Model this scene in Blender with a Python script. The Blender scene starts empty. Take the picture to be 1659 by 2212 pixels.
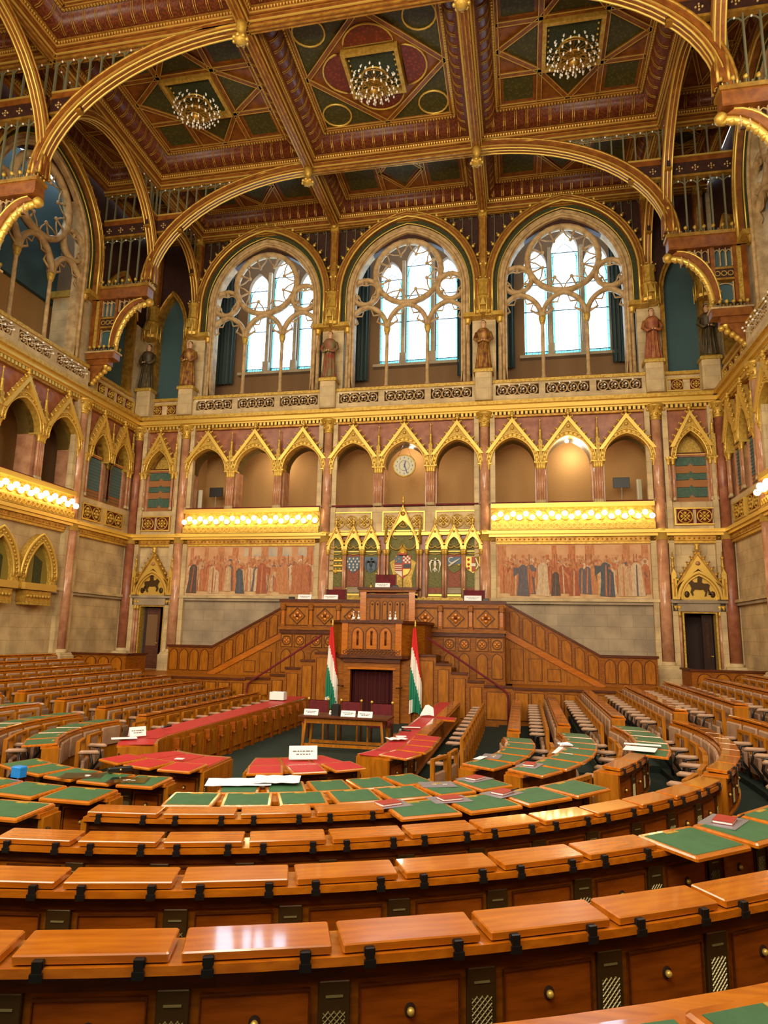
import bpy, math, random
from mathutils import Matrix, Vector
random.seed(7)
PI=math.pi
S=bpy.context.scene
C=S.collection
# ---------------------------------------------------------------- camera
def rad(d): return d*PI/180
_y,_p,_r=rad(11.6164),rad(10.317),rad(1.1525)
_f=Vector((-math.sin(_y)*math.cos(_p),math.cos(_y)*math.cos(_p),math.sin(_p)))
_r0=Vector((math.cos(_y),math.sin(_y),0)); _u0=_r0.cross(_f)
_rr=math.cos(_r)*_r0+math.sin(_r)*_u0; _uu=-math.sin(_r)*_r0+math.cos(_r)*_u0
cam=bpy.data.objects.new('camera',bpy.data.cameras.new('camera')); C.objects.link(cam)
cam.matrix_world=Matrix(((_rr.x,_uu.x,-_f.x,0),(_rr.y,_uu.y,-_f.y,0),(_rr.z,_uu.z,-_f.z,2.5),(0,0,0,1)))
cam.data.sensor_fit='VERTICAL'; cam.data.sensor_height=36; cam.data.lens=36*1460/2212; cam.data.clip_start=.05
S.camera=cam
# ---------------------------------------------------------------- light
S.view_settings.view_transform='Standard'; S.view_settings.look='None'; S.view_settings.gamma=1
S.view_settings.use_curve_mapping=False; S.view_settings.exposure=0.22
W=bpy.data.worlds.new('sky'); S.world=W; W.use_nodes=True
_bg=W.node_tree.nodes['Background']; _bg.inputs[0].default_value=(.62,.82,1,1); _bg.inputs[1].default_value=7
def area(name,loc,target,sx,sy,power,col):
    l=bpy.data.lights.new(name,'AREA'); l.shape='RECTANGLE'; l.size=sx; l.size_y=sy; l.energy=power; l.color=col
    o=bpy.data.objects.new(name,l); C.objects.link(o); o.location=loc
    o.rotation_euler=(Vector(target)-Vector(loc)).to_track_quat('-Z','Y').to_euler(); return o
def point(name,loc,power,col,r=.15):
    l=bpy.data.lights.new(name,'POINT'); l.energy=power; l.color=col; l.shadow_soft_size=r
    o=bpy.data.objects.new(name,l); C.objects.link(o); o.location=loc; return o
WARM=(1,.85,.6)
area('rear_fill_light',(-4.3,-2.6,12),(-4.3,20,6),12,7,1900,(1,.9,.72))  # added fill behind the viewer; no window is built there
area('left_fill_light',(-14.6,7,13),(-3,15,2),8,6,1100,(1,.88,.68))  # unseen area lamp added on the left to brighten the hall
area('right_fill_light',(6.2,7,13),(-6,15,2),8,6,1100,(1,.88,.68))  # matching added fill on the right, out of view
area('rear_ceiling_fill',(-4.3,-1.5,6.5),(-4.3,14,18),14,1.5,1900,WARM)  # added warm fill aimed up at the ceiling, no real fixture
# ---------------------------------------------------------------- materials
MATS={}
def lin(c):
    return tuple((x/255/12.92 if x<=10 else ((x/255+.055)/1.055)**2.4) for x in c)+(1,)
def mat(name,rgb,rough=.5,metal=0,rgb2=None,scale=4,stretch=(1,1,1),bump=0,bscale=None,coat=0,emit=0,kind='noise',detail=4,spec=.5,lo=.35,hi=.65,block=False):
    m=bpy.data.materials.new(name); m.use_nodes=True; nt=m.node_tree; b=nt.nodes['Principled BSDF']
    b.inputs['Base Color'].default_value=lin(rgb); b.inputs['Roughness'].default_value=rough; b.inputs['Metallic'].default_value=metal
    b.inputs['Specular IOR Level'].default_value=spec
    if coat: b.inputs['Coat Weight'].default_value=coat; b.inputs['Coat Roughness'].default_value=.06
    if emit: b.inputs['Emission Color'].default_value=lin(rgb); b.inputs['Emission Strength'].default_value=emit
    if rgb2 or bump:
        tc=nt.nodes.new('ShaderNodeTexCoord'); mp=nt.nodes.new('ShaderNodeMapping'); mp.inputs['Scale'].default_value=stretch
        nt.links.new(tc.outputs['Object'],mp.inputs[0])
        def tex(sc):
            if kind=='voronoi':
                t=nt.nodes.new('ShaderNodeTexVoronoi'); t.inputs['Scale'].default_value=sc; o=t.outputs['Distance']
            elif kind=='wave':
                t=nt.nodes.new('ShaderNodeTexWave'); t.inputs['Scale'].default_value=sc; t.inputs['Distortion'].default_value=5; t.inputs['Detail'].default_value=3; o=t.outputs['Fac']
            else:
                t=nt.nodes.new('ShaderNodeTexNoise'); t.inputs['Scale'].default_value=sc; t.inputs['Detail'].default_value=detail; o=t.outputs['Fac']
            nt.links.new(mp.outputs[0],t.inputs['Vector']); return o
        o=tex(scale)
        if rgb2:
            r=nt.nodes.new('ShaderNodeValToRGB'); r.color_ramp.elements[0].position=lo; r.color_ramp.elements[1].position=hi
            r.color_ramp.elements[0].color=lin(rgb); r.color_ramp.elements[1].color=lin(rgb2)
            nt.links.new(o,r.inputs[0]); out=r.outputs[0]
            if block:
                sx=nt.nodes.new('ShaderNodeSeparateXYZ'); cb=nt.nodes.new('ShaderNodeCombineXYZ'); ad=nt.nodes.new('ShaderNodeMath'); nt.links.new(tc.outputs['Object'],sx.inputs[0]); nt.links.new(sx.outputs[0],ad.inputs[0]); nt.links.new(sx.outputs[1],ad.inputs[1]); nt.links.new(ad.outputs[0],cb.inputs[0]); nt.links.new(sx.outputs[2],cb.inputs[1])
                bt=nt.nodes.new('ShaderNodeTexBrick'); bt.inputs['Scale'].default_value=1; bt.inputs['Brick Width'].default_value=.85; bt.inputs['Row Height'].default_value=.42; bt.inputs['Mortar Size'].default_value=.006
                bt.inputs['Color1'].default_value=(.84,.84,.84,1); bt.inputs['Color2'].default_value=(1,.98,.94,1); bt.inputs['Mortar'].default_value=(.6,.56,.5,1); nt.links.new(cb.outputs[0],bt.inputs['Vector'])
                mx=nt.nodes.new('ShaderNodeMix'); mx.data_type='RGBA'; mx.blend_type='MULTIPLY'; mx.inputs[0].default_value=1; nt.links.new(out,mx.inputs[6]); nt.links.new(bt.outputs[0],mx.inputs[7]); out=mx.outputs[2]
            nt.links.new(out,b.inputs['Base Color'])
        if bump:
            bn=nt.nodes.new('ShaderNodeBump'); bn.inputs['Strength'].default_value=bump; bn.inputs['Distance'].default_value=.02
            nt.links.new(tex(bscale) if bscale else o,bn.inputs['Height']); nt.links.new(bn.outputs[0],b.inputs['Normal'])
    MATS[name]=m; return m
mat('oak',(154,90,10),.45,rgb2=(122,66,6),scale=5,stretch=(1,1,6),spec=.25)
mat('oak_x',(150,76,8),.4,rgb2=(122,58,4),scale=4,stretch=(1,8,8),spec=.3)
mat('oak_panel',(170,104,12),.45,rgb2=(142,82,6),scale=3,stretch=(5,5,1),spec=.25)
mat('oak_lid',(194,112,22),.22,rgb2=(168,90,14),scale=3,stretch=(1,9,9),coat=1)
mat('oak_dark',(96,44,8),.42,rgb2=(70,30,6),scale=5,stretch=(1,1,5),spec=.3)
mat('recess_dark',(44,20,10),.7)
mat('gold',(212,176,80),.42,.45,rgb2=(184,142,52),scale=9,bump=.35,bscale=30)
mat('gold_smooth',(222,186,90),.38,.5)
mat('gold_old',(196,150,60),.42,.5,rgb2=(156,110,40),scale=6)
mat('gold_paint',(210,176,84),.5,.25,rgb2=(170,132,40),scale=14,bump=.3,bscale=40)
mat('olive',(132,118,48),.6)
mat('rib_wood',(146,88,34),.4,rgb2=(114,64,24),scale=5)
mat('ceiling_wood',(142,82,26),.42,rgb2=(110,58,16),scale=4)
mat('cove_red',(112,52,22),.42,rgb2=(80,34,16),scale=16,kind='voronoi')
mat('panel_green',(92,84,30),.6,rgb2=(62,60,20),scale=9,kind='voronoi',lo=.1,hi=.5)
mat('panel_red',(150,62,26),.6,rgb2=(104,40,20),scale=9,kind='voronoi',lo=.1,hi=.5)
mat('screen_dark',(66,30,16),.6,rgb2=(44,22,14),scale=8)
mat('grey_tracery',(108,104,76),.6)
mat('marble_pink',(204,154,118),.22,rgb2=(172,118,86),scale=3,detail=8,coat=.2)
mat('marble_red',(164,104,74),.35,rgb2=(136,78,56),scale=4,detail=8)
mat('stone',(222,198,150),.7,rgb2=(184,160,120),scale=1.6,detail=6,block=True)
mat('stone_grey',(180,162,134),.7,rgb2=(150,134,112),scale=1.3,detail=5,block=True)
mat('stone_trace',(200,168,118),.6,rgb2=(160,128,84),scale=4)
mat('tan_wall',(178,138,84),.8,rgb2=(166,126,74),scale=30)
mat('brown_wall',(120,88,54),.8)
mat('curtain_teal',(52,66,64),.8)
mat('blue_panel',(58,86,90),.7)
mat('green_dark',(36,46,22),.6,rgb2=(60,66,30),scale=20,kind='voronoi')
mat('shutter_teal',(74,104,86),.7,rgb2=(60,88,76),scale=12)
mat('shutter_orange',(158,104,54),.7)
mat('shutter_blue',(84,110,112),.7)
mat('leather_green',(58,104,66),.55,bump=.1,bscale=80,rgb2=(50,94,58),scale=8)
mat('leather_red',(188,34,40),.5,bump=.1,bscale=80,rgb2=(176,34,38),scale=8)
mat('leather_tan',(172,136,108),.42,rgb2=(152,116,90),scale=6)
mat('velvet_red',(110,10,24),.8,rgb2=(84,6,18),scale=5)
mat('curtain_red',(70,10,14),.9)
mat('carpet',(24,44,32),.95,rgb2=(18,36,26),scale=60)
mat('black',(22,20,20),.4)
mat('bronze',(76,54,24),.4,.4)
mat('mesh_metal',(150,140,96),.4,.4)
mat('white',(240,240,242),.6)
mat('paper',(250,250,255),.5)
mat('ink',(120,120,124),.7)
mat('plastic_grey',(128,124,134),.3)
mat('folder_red',(160,50,40),.4)
mat('blue_box',(20,130,220),.4)
mat('flag_red',(212,40,38),.6); mat('flag_white',(238,232,226),.6); mat('flag_green',(30,128,98),.6)
mat('globe',(255,226,170),.3,emit=10)
mat('spot',(255,236,190),.3,emit=40)
mat('bulb_off',(236,232,222),.15)
mat('clock_face',(196,190,160),.4); mat('clock_blue',(60,70,140),.5)
mat('statue_red',(136,66,44),.6,rgb2=(170,110,60),scale=5)
mat('statue_dark',(58,48,34),.5,rgb2=(90,74,40),scale=5)
mat('statue_gold',(176,128,50),.5,.2,rgb2=(110,60,36),scale=5)
mat('statue_green',(120,112,70),.6,rgb2=(146,60,44),scale=4)
mat('skin',(206,160,120),.6)
mat('fresco_bg',(216,172,130),.85,rgb2=(196,142,102),scale=1.2,detail=6)
mat('fresco_sky',(150,158,160),.85,rgb2=(206,180,146),scale=1.5)
mat('fresco_ground',(216,186,140),.85,rgb2=(190,146,100),scale=2)
for n,c in dict(f1=(190,120,82),f2=(200,138,94),f3=(206,172,132),f4=(100,84,76),f5=(172,100,72),f6=(112,104,110),f7=(214,188,154),f8=(202,132,88),f9=(90,96,104),skinf=(206,154,116)).items():
    mat('fresco_'+n,c,.85,rgb2=tuple(int(v*.86) for v in c),scale=7,stretch=(3,3,1))
mat('heraldic_red',(170,50,30),.5); mat('heraldic_blue',(70,96,120),.5); mat('heraldic_gold',(224,180,70),.4,.3); mat('heraldic_white',(230,220,200),.5); mat('heraldic_black',(50,50,56),.5)
mat('niche_green',(112,108,40),.6,rgb2=(92,88,30),scale=20,kind='voronoi'); mat('niche_red',(150,76,44),.6,rgb2=(126,60,36),scale=20,kind='voronoi')
# clear window glass and clear plastic
def glassy(name,col,fac):
    m=bpy.data.materials.new(name); m.use_nodes=True; nt=m.node_tree; nt.nodes.remove(nt.nodes['Principled BSDF'])
    t=nt.nodes.new('ShaderNodeBsdfTransparent'); t.inputs[0].default_value=col
    g=nt.nodes.new('ShaderNodeBsdfGlossy'); g.inputs[1].default_value=.05
    x=nt.nodes.new('ShaderNodeMixShader'); x.inputs[0].default_value=fac
    nt.links.new(t.outputs[0],x.inputs[1]); nt.links.new(g.outputs[0],x.inputs[2]); nt.links.new(x.outputs[0],nt.nodes['Material Output'].inputs[0]); MATS[name]=m
glassy('window_glass',(.93,.97,1,1),.06); glassy('window_glass_teal',(.35,.62,.6,1),.06); glassy('clear_glass',(.9,.93,.95,1),.25); glassy('clear_plastic',(.86,.86,.9,1),.4)
# ---------------------------------------------------------------- mesh helpers
class MB:
    def __init__(s): s.v=[];s.f=[];s.m=[];s.s=[];s.mats=[];s.T=Matrix.Identity(4)
    def mi(s,m):
        if m not in s.mats: s.mats.append(m)
        return s.mats.index(m)
    def add(s,vs,fs,m,sm=False):
        n=len(s.v); k=s.mi(m); T=s.T
        for v in vs: s.v.append(tuple(T@Vector(v)))
        for f in fs: s.f.append(tuple(n+i for i in f)); s.m.append(k); s.s.append(sm)
        return s
    def box(s,x0,x1,y0,y1,z0,z1,m):
        return s.add([(x0,y0,z0),(x1,y0,z0),(x1,y1,z0),(x0,y1,z0),(x0,y0,z1),(x1,y0,z1),(x1,y1,z1),(x0,y1,z1)],
          [(0,3,2,1),(4,5,6,7),(0,1,5,4),(1,2,6,5),(2,3,7,6),(3,0,4,7)],m)
    def bev(s,x0,x1,y0,y1,z0,z1,m,b=.008):
        # box with bevelled vertical corners and top edge
        def ring(d,z):
            a0,a1,b0,b1=x0+d,x1-d,y0+d,y1-d
            return [(a0+b,b0,z),(a1-b,b0,z),(a1,b0+b,z),(a1,b1-b,z),(a1-b,b1,z),(a0+b,b1,z),(a0,b1-b,z),(a0,b0+b,z)]
        vs=ring(0,z0)+ring(0,z1-b)+ring(b*.8,z1); fs=[tuple(range(7,-1,-1)),tuple(range(16,24))]
        for r in (0,8):
            for i in range(8): j=(i+1)%8; fs.append((r+i,r+j,r+8+j,r+8+i))
        return s.add(vs,fs,m)
    def prism(s,pts,d0,d1,m,plane='xz'):
        n=len(pts)
        g={'xz':lambda p,d:(p[0],d,p[1]),'xy':lambda p,d:(p[0],p[1],d),'yz':lambda p,d:(d,p[0],p[1])}[plane]
        vs=[g(p,d0) for p in pts]+[g(p,d1) for p in pts]
        fs=[tuple(range(n)),tuple(range(2*n-1,n-1,-1))]+[(i,n+i,n+(i+1)%n,(i+1)%n) for i in range(n)]
        return s.add(vs,fs,m)
    def band(s,A,B,d0,d1,m,plane='xz',caps=True):
        g={'xz':lambda p,d:(p[0],d,p[1]),'xy':lambda p,d:(p[0],p[1],d),'yz':lambda p,d:(d,p[0],p[1])}[plane]
        n=len(A); vs=[g(p,d0) for p in A]+[g(p,d0) for p in B]+[g(p,d1) for p in A]+[g(p,d1) for p in B]
        fs=[]
        for i in range(n-1):
            fs+=[(i,i+1,n+i+1,n+i),(2*n+i,3*n+i,3*n+i+1,2*n+i+1),(i,2*n+i,2*n+i+1,i+1),(n+i,n+i+1,3*n+i+1,3*n+i)]
        if caps: fs+=[(0,n,3*n,2*n),(n-1,3*n-1,4*n-1,2*n-1)]
        return s.add(vs,fs,m)
    def tube(s,pts,r,m,n=6,closed=False,sq=1):
        P=[Vector(p) for p in pts]; N=len(P); vs=[];fs=[]
        prev=None
        for i in range(N):
            if closed: t=P[(i+1)%N]-P[i-1]
            else: t=P[min(i+1,N-1)]-P[max(i-1,0)]
            if t.length<1e-9: t=Vector((0,0,1))
            t.normalize()
            a=prev if prev is not None else (Vector((0,1,0)) if abs(t.y)<.9 else Vector((1,0,0)))
            a=(a-t*a.dot(t)).normalized(); prev=a; b=t.cross(a)
            rr=r[i] if isinstance(r,(list,tuple)) else r
            for j in range(n):
                q=2*PI*(j+.5)/n; vs.append(tuple(P[i]+a*(math.cos(q)*rr*sq)+b*(math.sin(q)*rr)))
        for i in range(N if closed else N-1):
            k=((i+1)%N)
            for j in range(n): l=(j+1)%n; fs.append((i*n+j,i*n+l,k*n+l,k*n+j))
        if not closed: fs+=[tuple(range(n-1,-1,-1)),tuple((N-1)*n+j for j in range(n))]
        return s.add(vs,fs,m,n>4)
    def lathe(s,prof,m,c=(0,0,0),n=12,sm=True):
        vs=[];fs=[];k=len(prof)
        for r,z in prof:
            for j in range(n): q=2*PI*j/n; vs.append((c[0]+r*math.cos(q),c[1]+r*math.sin(q),c[2]+z))
        for i in range(k-1):
            for j in range(n): l=(j+1)%n; fs.append((i*n+j,i*n+l,(i+1)*n+l,(i+1)*n+j))
        fs+=[tuple(range(n-1,-1,-1)),tuple((k-1)*n+j for j in range(n))]
        return s.add(vs,fs,m,sm)
    def ball(s,c,r,m,n=6,k=4,sc=(1,1,1)):
        vs=[(c[0],c[1],c[2]-r*sc[2])];fs=[]
        for i in range(1,k):
            t=PI*i/k
            for j in range(n): q=2*PI*j/n; vs.append((c[0]+r*sc[0]*math.sin(t)*math.cos(q),c[1]+r*sc[1]*math.sin(t)*math.sin(q),c[2]-r*sc[2]*math.cos(t)))
        vs.append((c[0],c[1],c[2]+r*sc[2])); e=len(vs)-1
        for j in range(n):
            l=(j+1)%n; fs.append((0,1+l,1+j)); fs.append((e,e-n+j,e-n+l))
            for i in range(k-2): a=1+i*n; fs.append((a+j,a+l,a+n+l,a+n+j))
        return s.add(vs,fs,m,True)
    def build(s,name,parent=None,loc=None):
        me=bpy.data.meshes.new(name); me.from_pydata(s.v,[],s.f)
        for m in s.mats: me.materials.append(MATS[m])
        me.polygons.foreach_set('material_index',s.m); me.polygons.foreach_set('use_smooth',s.s); me.update()
        o=bpy.data.objects.new(name,me); C.objects.link(o)
        if parent: o.parent=parent
        if loc: o.location=loc
        return o
def tag(o,label=None,cat=None,group=None,kind=None):
    if label: o['label']=label
    if cat: o['category']=cat
    if group: o['group']=group
    if kind: o['kind']=kind
    return o
def thing(name,label,cat,group=None,loc=(0,0,0),rz=0):
    o=bpy.data.objects.new(name,None); C.objects.link(o); o.location=loc; o.rotation_euler=(0,0,rz); o.empty_display_size=.1
    return tag(o,label,cat,group)
def dup(root,T=None,label=None,parent=None,group=None,loc=None,rz=None):
    c=root.copy(); C.objects.link(c)
    if parent: c.parent=parent
    if T is not None: c.matrix_world=T
    if loc is not None: c.location=loc
    if rz is not None: c.rotation_euler=(0,0,rz)
    if label: c['label']=label
    if group: c['group']=group
    for ch in list(root.children):
        if ch.name.startswith('_'): continue
        dup(ch,parent=c)
    return c
def struct(o): o['kind']='structure'; return o
def arch(w,h,n=10,cx=0,cz=0):
    out=[]
    if h>=w:
        r=(w*w+h*h)/(2*w); o=r-w; e=math.acos(min(1,o/r))
        L=[(cx+o-r*math.cos(e*i/n),cz+r*math.sin(e*i/n)) for i in range(n+1)]
    else: L=[(cx-w*math.cos(PI/2*i/n),cz+h*math.sin(PI/2*i/n)) for i in range(n+1)]
    R=[(2*cx-x,z) for x,z in reversed(L[:-1])]
    return L+R
def circ(cx,cz,r,n=16,y=0,a0=0,a1=2*PI,closed=True):
    m=n if closed else n+1
    return [(cx+r*math.cos(a0+(a1-a0)*i/n),y,cz+r*math.sin(a0+(a1-a0)*i/n)) for i in range(m)]
def p3(pts,y=0): return [(x,y,z) for x,z in pts]
ORD=['first','second','third','fourth','fifth','sixth','seventh','eighth','ninth','tenth','eleventh','twelfth','thirteenth','fourteenth','fifteenth','sixteenth','seventeenth','eighteenth','nineteenth','twentieth']
# wall frames: local x along the wall, local y into the wall, z up
XL,XR,YB,AX=-15.87,7.1,25.0,-4.36
BX=[-13.6,-7.45,-1.3,4.85]; BC=[-10.52,-4.37,1.78]
def Rz(a): return Matrix.Rotation(a,4,'Z')
TB=Matrix.Translation((0,YB,0)); TL=Matrix.Translation((XL,0,0))@Rz(PI/2); TR=Matrix.Translation((XR,0,0))@Rz(-PI/2)
def at(T,x,y=0,z=0): return T@Matrix.Translation((x,y,z))
# ---------------------------------------------------------------- walls
def spandrel(mb,cx,w,h,zs,x0,x1,ztop,d0,d1,m,n=10):
    A=arch(w,h,n,cx,zs); B=[(min(max(x,x0),x1),ztop) for x,z in A]; B[0]=(x0,ztop); B[-1]=(x1,ztop)
    A2=[(x0,zs)]+A+[(x1,zs)]; B2=[(x0,ztop)]+B+[(x1,ztop)]
    mb.band(A2,B2,d0,d1,m,caps=False)
def bay_wall(mb,cx,hw,nop,lower='stone_grey',open_mid=True,big=True,ow=.8,pitch=2.04):
    # wall skin of one bay between column axes (recess behind the column line)
    d0,d1=.12,.4
    mb.box(cx-hw,cx+hw,d0,d1,0,6.35,lower)
    mb.box(cx-hw,cx+hw,d0-.12,d1,6.35,7.34,'stone')
    # opening band 7.34-9.9
    if nop:
        xs=[cx+(i-(nop-1)/2)*pitch for i in range(nop)]
        for i,x in enumerate(xs):
            xa=(x-pitch/2) if i else cx-hw; xb=(x+pitch/2) if i<nop-1 else cx+hw
            spandrel(mb,x,ow,.95,8.93,xa,xb,10.85,d0,.75,'marble_red'); mb.band(arch(ow+.015,.965,10,x,8.93),arch(ow,.95,10,x,8.93),d0+.01,.74,'olive',caps=False)
            mb.box(xa,x-ow,d0,.75,7.34,8.93,'marble_pink'); mb.box(x+ow,xb,d0,.75,7.34,8.93,'marble_pink')
    else: mb.box(cx-hw,cx+hw,d0,d1,7.34,10.85,'marble_red')
    mb.box(cx-hw,cx+hw,d0-.1,d1,10.85,12.1,'stone')
    if big:
        spandrel(mb,cx,2.62,3.1,15.6,cx-hw,cx+hw,19.75,d0,d1,'screen_dark',14)
        mb.box(cx-hw,cx-2.62,d0,d1,12.1,15.6,'stone'); mb.box(cx+2.62,cx+hw,d0,d1,12.1,15.6,'stone')
    return mb
def small_bay(mb,cx,hw,nop,pitch=1.4,ow=.52,door=False):
    d0,d1=.12,.4
    if door:
        mb.box(cx-hw,door-.52,d0,d1,0,3.44,'stone'); mb.box(door+.52,cx+hw,d0,d1,0,3.44,'stone')
        mb.box(cx-hw,cx+hw,d0,d1,3.44,6.35,'stone'); mb.box(door-.52,door+.52,d0,d1,0,1.0,'stone')
    else: mb.box(cx-hw,cx+hw,d0,d1,0,6.35,'stone')
    mb.box(cx-hw,cx+hw,d0-.08,d1,6.35,7.34,'stone')
    xs=[cx+(i-(nop-1)/2)*pitch for i in range(nop)]
    for i,x in enumerate(xs):
        xa=(x-pitch/2) if i else cx-hw; xb=(x+pitch/2) if i<nop-1 else cx+hw
        spandrel(mb,x,ow,.95,8.93,xa,xb,10.85,d0,d1,'marble_red')
        mb.box(xa,x-ow,d0,d1,7.34,8.93,'marble_pink'); mb.box(x+ow,xb,d0,d1,7.34,8.93,'marble_pink')
    mb.box(cx-hw,cx+hw,d1+.1,d1+.2,7.34,10.0,'gold_paint')
    mb.box(cx-hw,cx+hw,d0-.1,d1,10.85,12.1,'stone')
    w=.62 if nop==1 else 1.25
    spandrel(mb,cx,w,1.5,15.4,cx-hw,cx+hw,19.75,d0,d1,'screen_dark',10)
    mb.box(cx-hw,cx-w,d0,d1,12.1,15.4,'stone'); mb.box(cx+w,cx+hw,d0,d1,12.1,15.4,'stone')
    mb.box(cx-hw,cx+hw,d1+.02,d1+.12,12.1,17,'blue_panel')
mb=MB(); mb.T=TB
for i,c in enumerate(BC): bay_wall(mb,c,3.075,3)
small_bay(mb,-14.73,1.14,1,door=-14.57); small_bay(mb,5.98,1.14,1,door=5.94)
for a,b in ((XL-.6,XL+.02),(XR-.02,XR+.6)): mb.box(a,b,.05,.5,0,19.75,'stone')
struct(mb.build('wall_back'))
mb=MB(); mb.T=TL
small_bay(mb,23.18,1.83,2)
bay_wall(mb,18.28,3.07,3,lower='stone'); bay_wall(mb,12.15,3.07,3,lower='stone')
mb.box(-4,9.08,.12,.4,0,19.75,'stone'); struct(mb.build('wall_left'))
mb=MB(); mb.T=TR
small_bay(mb,-23.18,1.83,2)
bay_wall(mb,-18.28,3.07,3,lower='stone'); bay_wall(mb,-12.15,3.07,3,lower='stone')
mb.box(-9.08,4,.12,.4,0,19.75,'stone'); struct(mb.build('wall_right'))
mb=MB(); mb.box(XL-.4,XR+.4,-3.8,-3.5,0,21.3,'stone'); struct(mb.build('wall_front'))
# closure behind galleries and windows
mb=MB(); mb.T=TB
mb.box(XL,XR,1.9,2.0,6.4,11.2,'tan_wall'); mb.box(XL,XR,.4,2.0,6.3,6.4,'tan_wall'); mb.box(XL,XR,.4,1.9,11.1,11.2,'tan_wall')
for x in (XL,BX[0],BX[3],XR): mb.box(x-.05,x+.05,.4,1.9,6.4,11.1,'tan_wall')
mb.box(XL,XR,.4,2.2,11.9,12.0,'brown_wall')
for x in BX+[XL,XR]: mb.box(x-.25,x+.25,.4,1.8,12,19.7,'brown_wall')
struct(mb.build('wall_gallery'))
for T,n,sg in ((TL,'wall_left_gallery',1),(TR,'wall_right_gallery',-1)):
    mb=MB(); mb.T=T; a,b=(9.08,25) if sg>0 else (-25,-9.08)
    mb.box(a,b,1.9,2.0,6.4,19.7,'tan_wall'); mb.box(a,b,.4,2.0,6.3,6.4,'tan_wall'); mb.box(a,b,.4,1.9,11.4,12.0,'brown_wall')
    for q in (9.08,15.3,21.35,24.95): mb.box(sg*q-.05,sg*q+.05,.4,1.9,6.4,19.7,'brown_wall')
    mb.box(a,b,1.7,1.88,14.8,19.6,'blue_panel')
    mb.box(sg*17.4-.35,sg*17.4+.35,1.75,1.88,12,14.2,'oak_dark'); mb.box(min(sg*20.7,sg*21.3),max(sg*20.7,sg*21.3),.42,1.3,12,14.75,'stone'); mb.box(min(sg*20.6,sg*21.3),max(sg*20.6,sg*21.3),.41,1.4,14.75,15.0,'gold')
    struct(mb.build(n))
# real windows of the back wall
def lancets(off): return [(off-1.22,.47,17.9,.8),(off,.54,18.5,.95),(off+1.22,.47,17.9,.8)]
for i,c in enumerate(BC):
    mb=MB(); mb.T=TB; y0,y1=1.8,2.05; o=c+.2
    xs=[c-3.05,o-.645,o+.645,c+3.05]; ls=lancets(o)
    for j,(x,w,zs,h) in enumerate(ls):
        spandrel(mb,x,w,h,zs,xs[j],xs[j+1],19.72,y0,y1,'brown_wall')
        mb.box(xs[j],x-w,y0,y1,13.85,zs,'brown_wall'); mb.box(x+w,xs[j+1],y0,y1,13.85,zs,'brown_wall')
    mb.box(c-3.05,c+3.05,y0,y1,12,13.85,'brown_wall'); mb.box(o-1.9,o+1.9,y0-.3,y0,13.7,13.82,'stone_grey')
    win=struct(mb.build('window_%d'%(i+1)))
    g=MB(); g.T=TB; l=MB(); l.T=TB; e=MB(); e.T=TB
    for j,(x,w,zs,h) in enumerate(ls):
        A=arch(w,h,8,x,zs); g.prism([(x-w,13.85)]+A+[(x+w,13.85)],y1-.06,y1-.05,'window_glass')
        for z in (14.12,15.9,17.1,zs): l.box(x-w,x+w,y1-.09,y1-.05,z-.014,z+.014,'black')
        for z in [14.12+.6*k for k in range(1,8)]: l.box(x-w,x+w,y1-.08,y1-.06,z-.003,z+.003,'black')
        for s_ in (-1,1):
            e.box(x+s_*(w-.05)-.04,x+s_*(w-.05)+.04,y1-.075,y1-.065,13.9,zs,'window_glass_teal')
        e.box(x-w,x+w,y1-.075,y1-.065,13.85,14.1,'window_glass_teal')
        for k in range(int(w*2/.12)): l.box(x-w+.06+.12*k-.006,x-w+.06+.12*k+.006,y1-.09,y1-.07,13.85,14.12,'black')
        l.tube(p3(arch(w*.95,h*.95,8,x,zs-.5),y1-.07),.015,'black',4)
        l.tube(circ(x,16.5,w*.7,12,y1-.07),.012,'black',4,True)
    g.build('glass_pane',win); l.build('lead_bars',win); e.build('glass_border',win)
    b=MB(); b.T=TB
    for j,x in enumerate((o-.64,o+.64)): b.box(x-.07,x+.07,y0-.18,y0,13.8,18.6,'stone_grey'); b.box(x-.13,x+.13,y0-.25,y0,13.8,14.3,'stone_grey')
    b.build('mullions',win)
    # curtains either side of each window
    for sd,nm in ((-1,'left'),(1,'right')):
        k=MB(); k.T=TB; xa=c+sd*2.35; 
        A=[(xa-.45+.9*t/18,1.45+.07*math.sin(t*1.9)) for t in range(19)]; B=[(x,y+.04) for x,y in A]
        k.band(A,B,13.3 if i!=1 else 13.1,18.4,'curtain_teal','xy')
        tag(k.build('curtain'),'dark teal curtain hanging %s of the %s tall bright window'%(nm,['left','middle','right'][i]),'curtain','curtains beside the tall windows')
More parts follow.
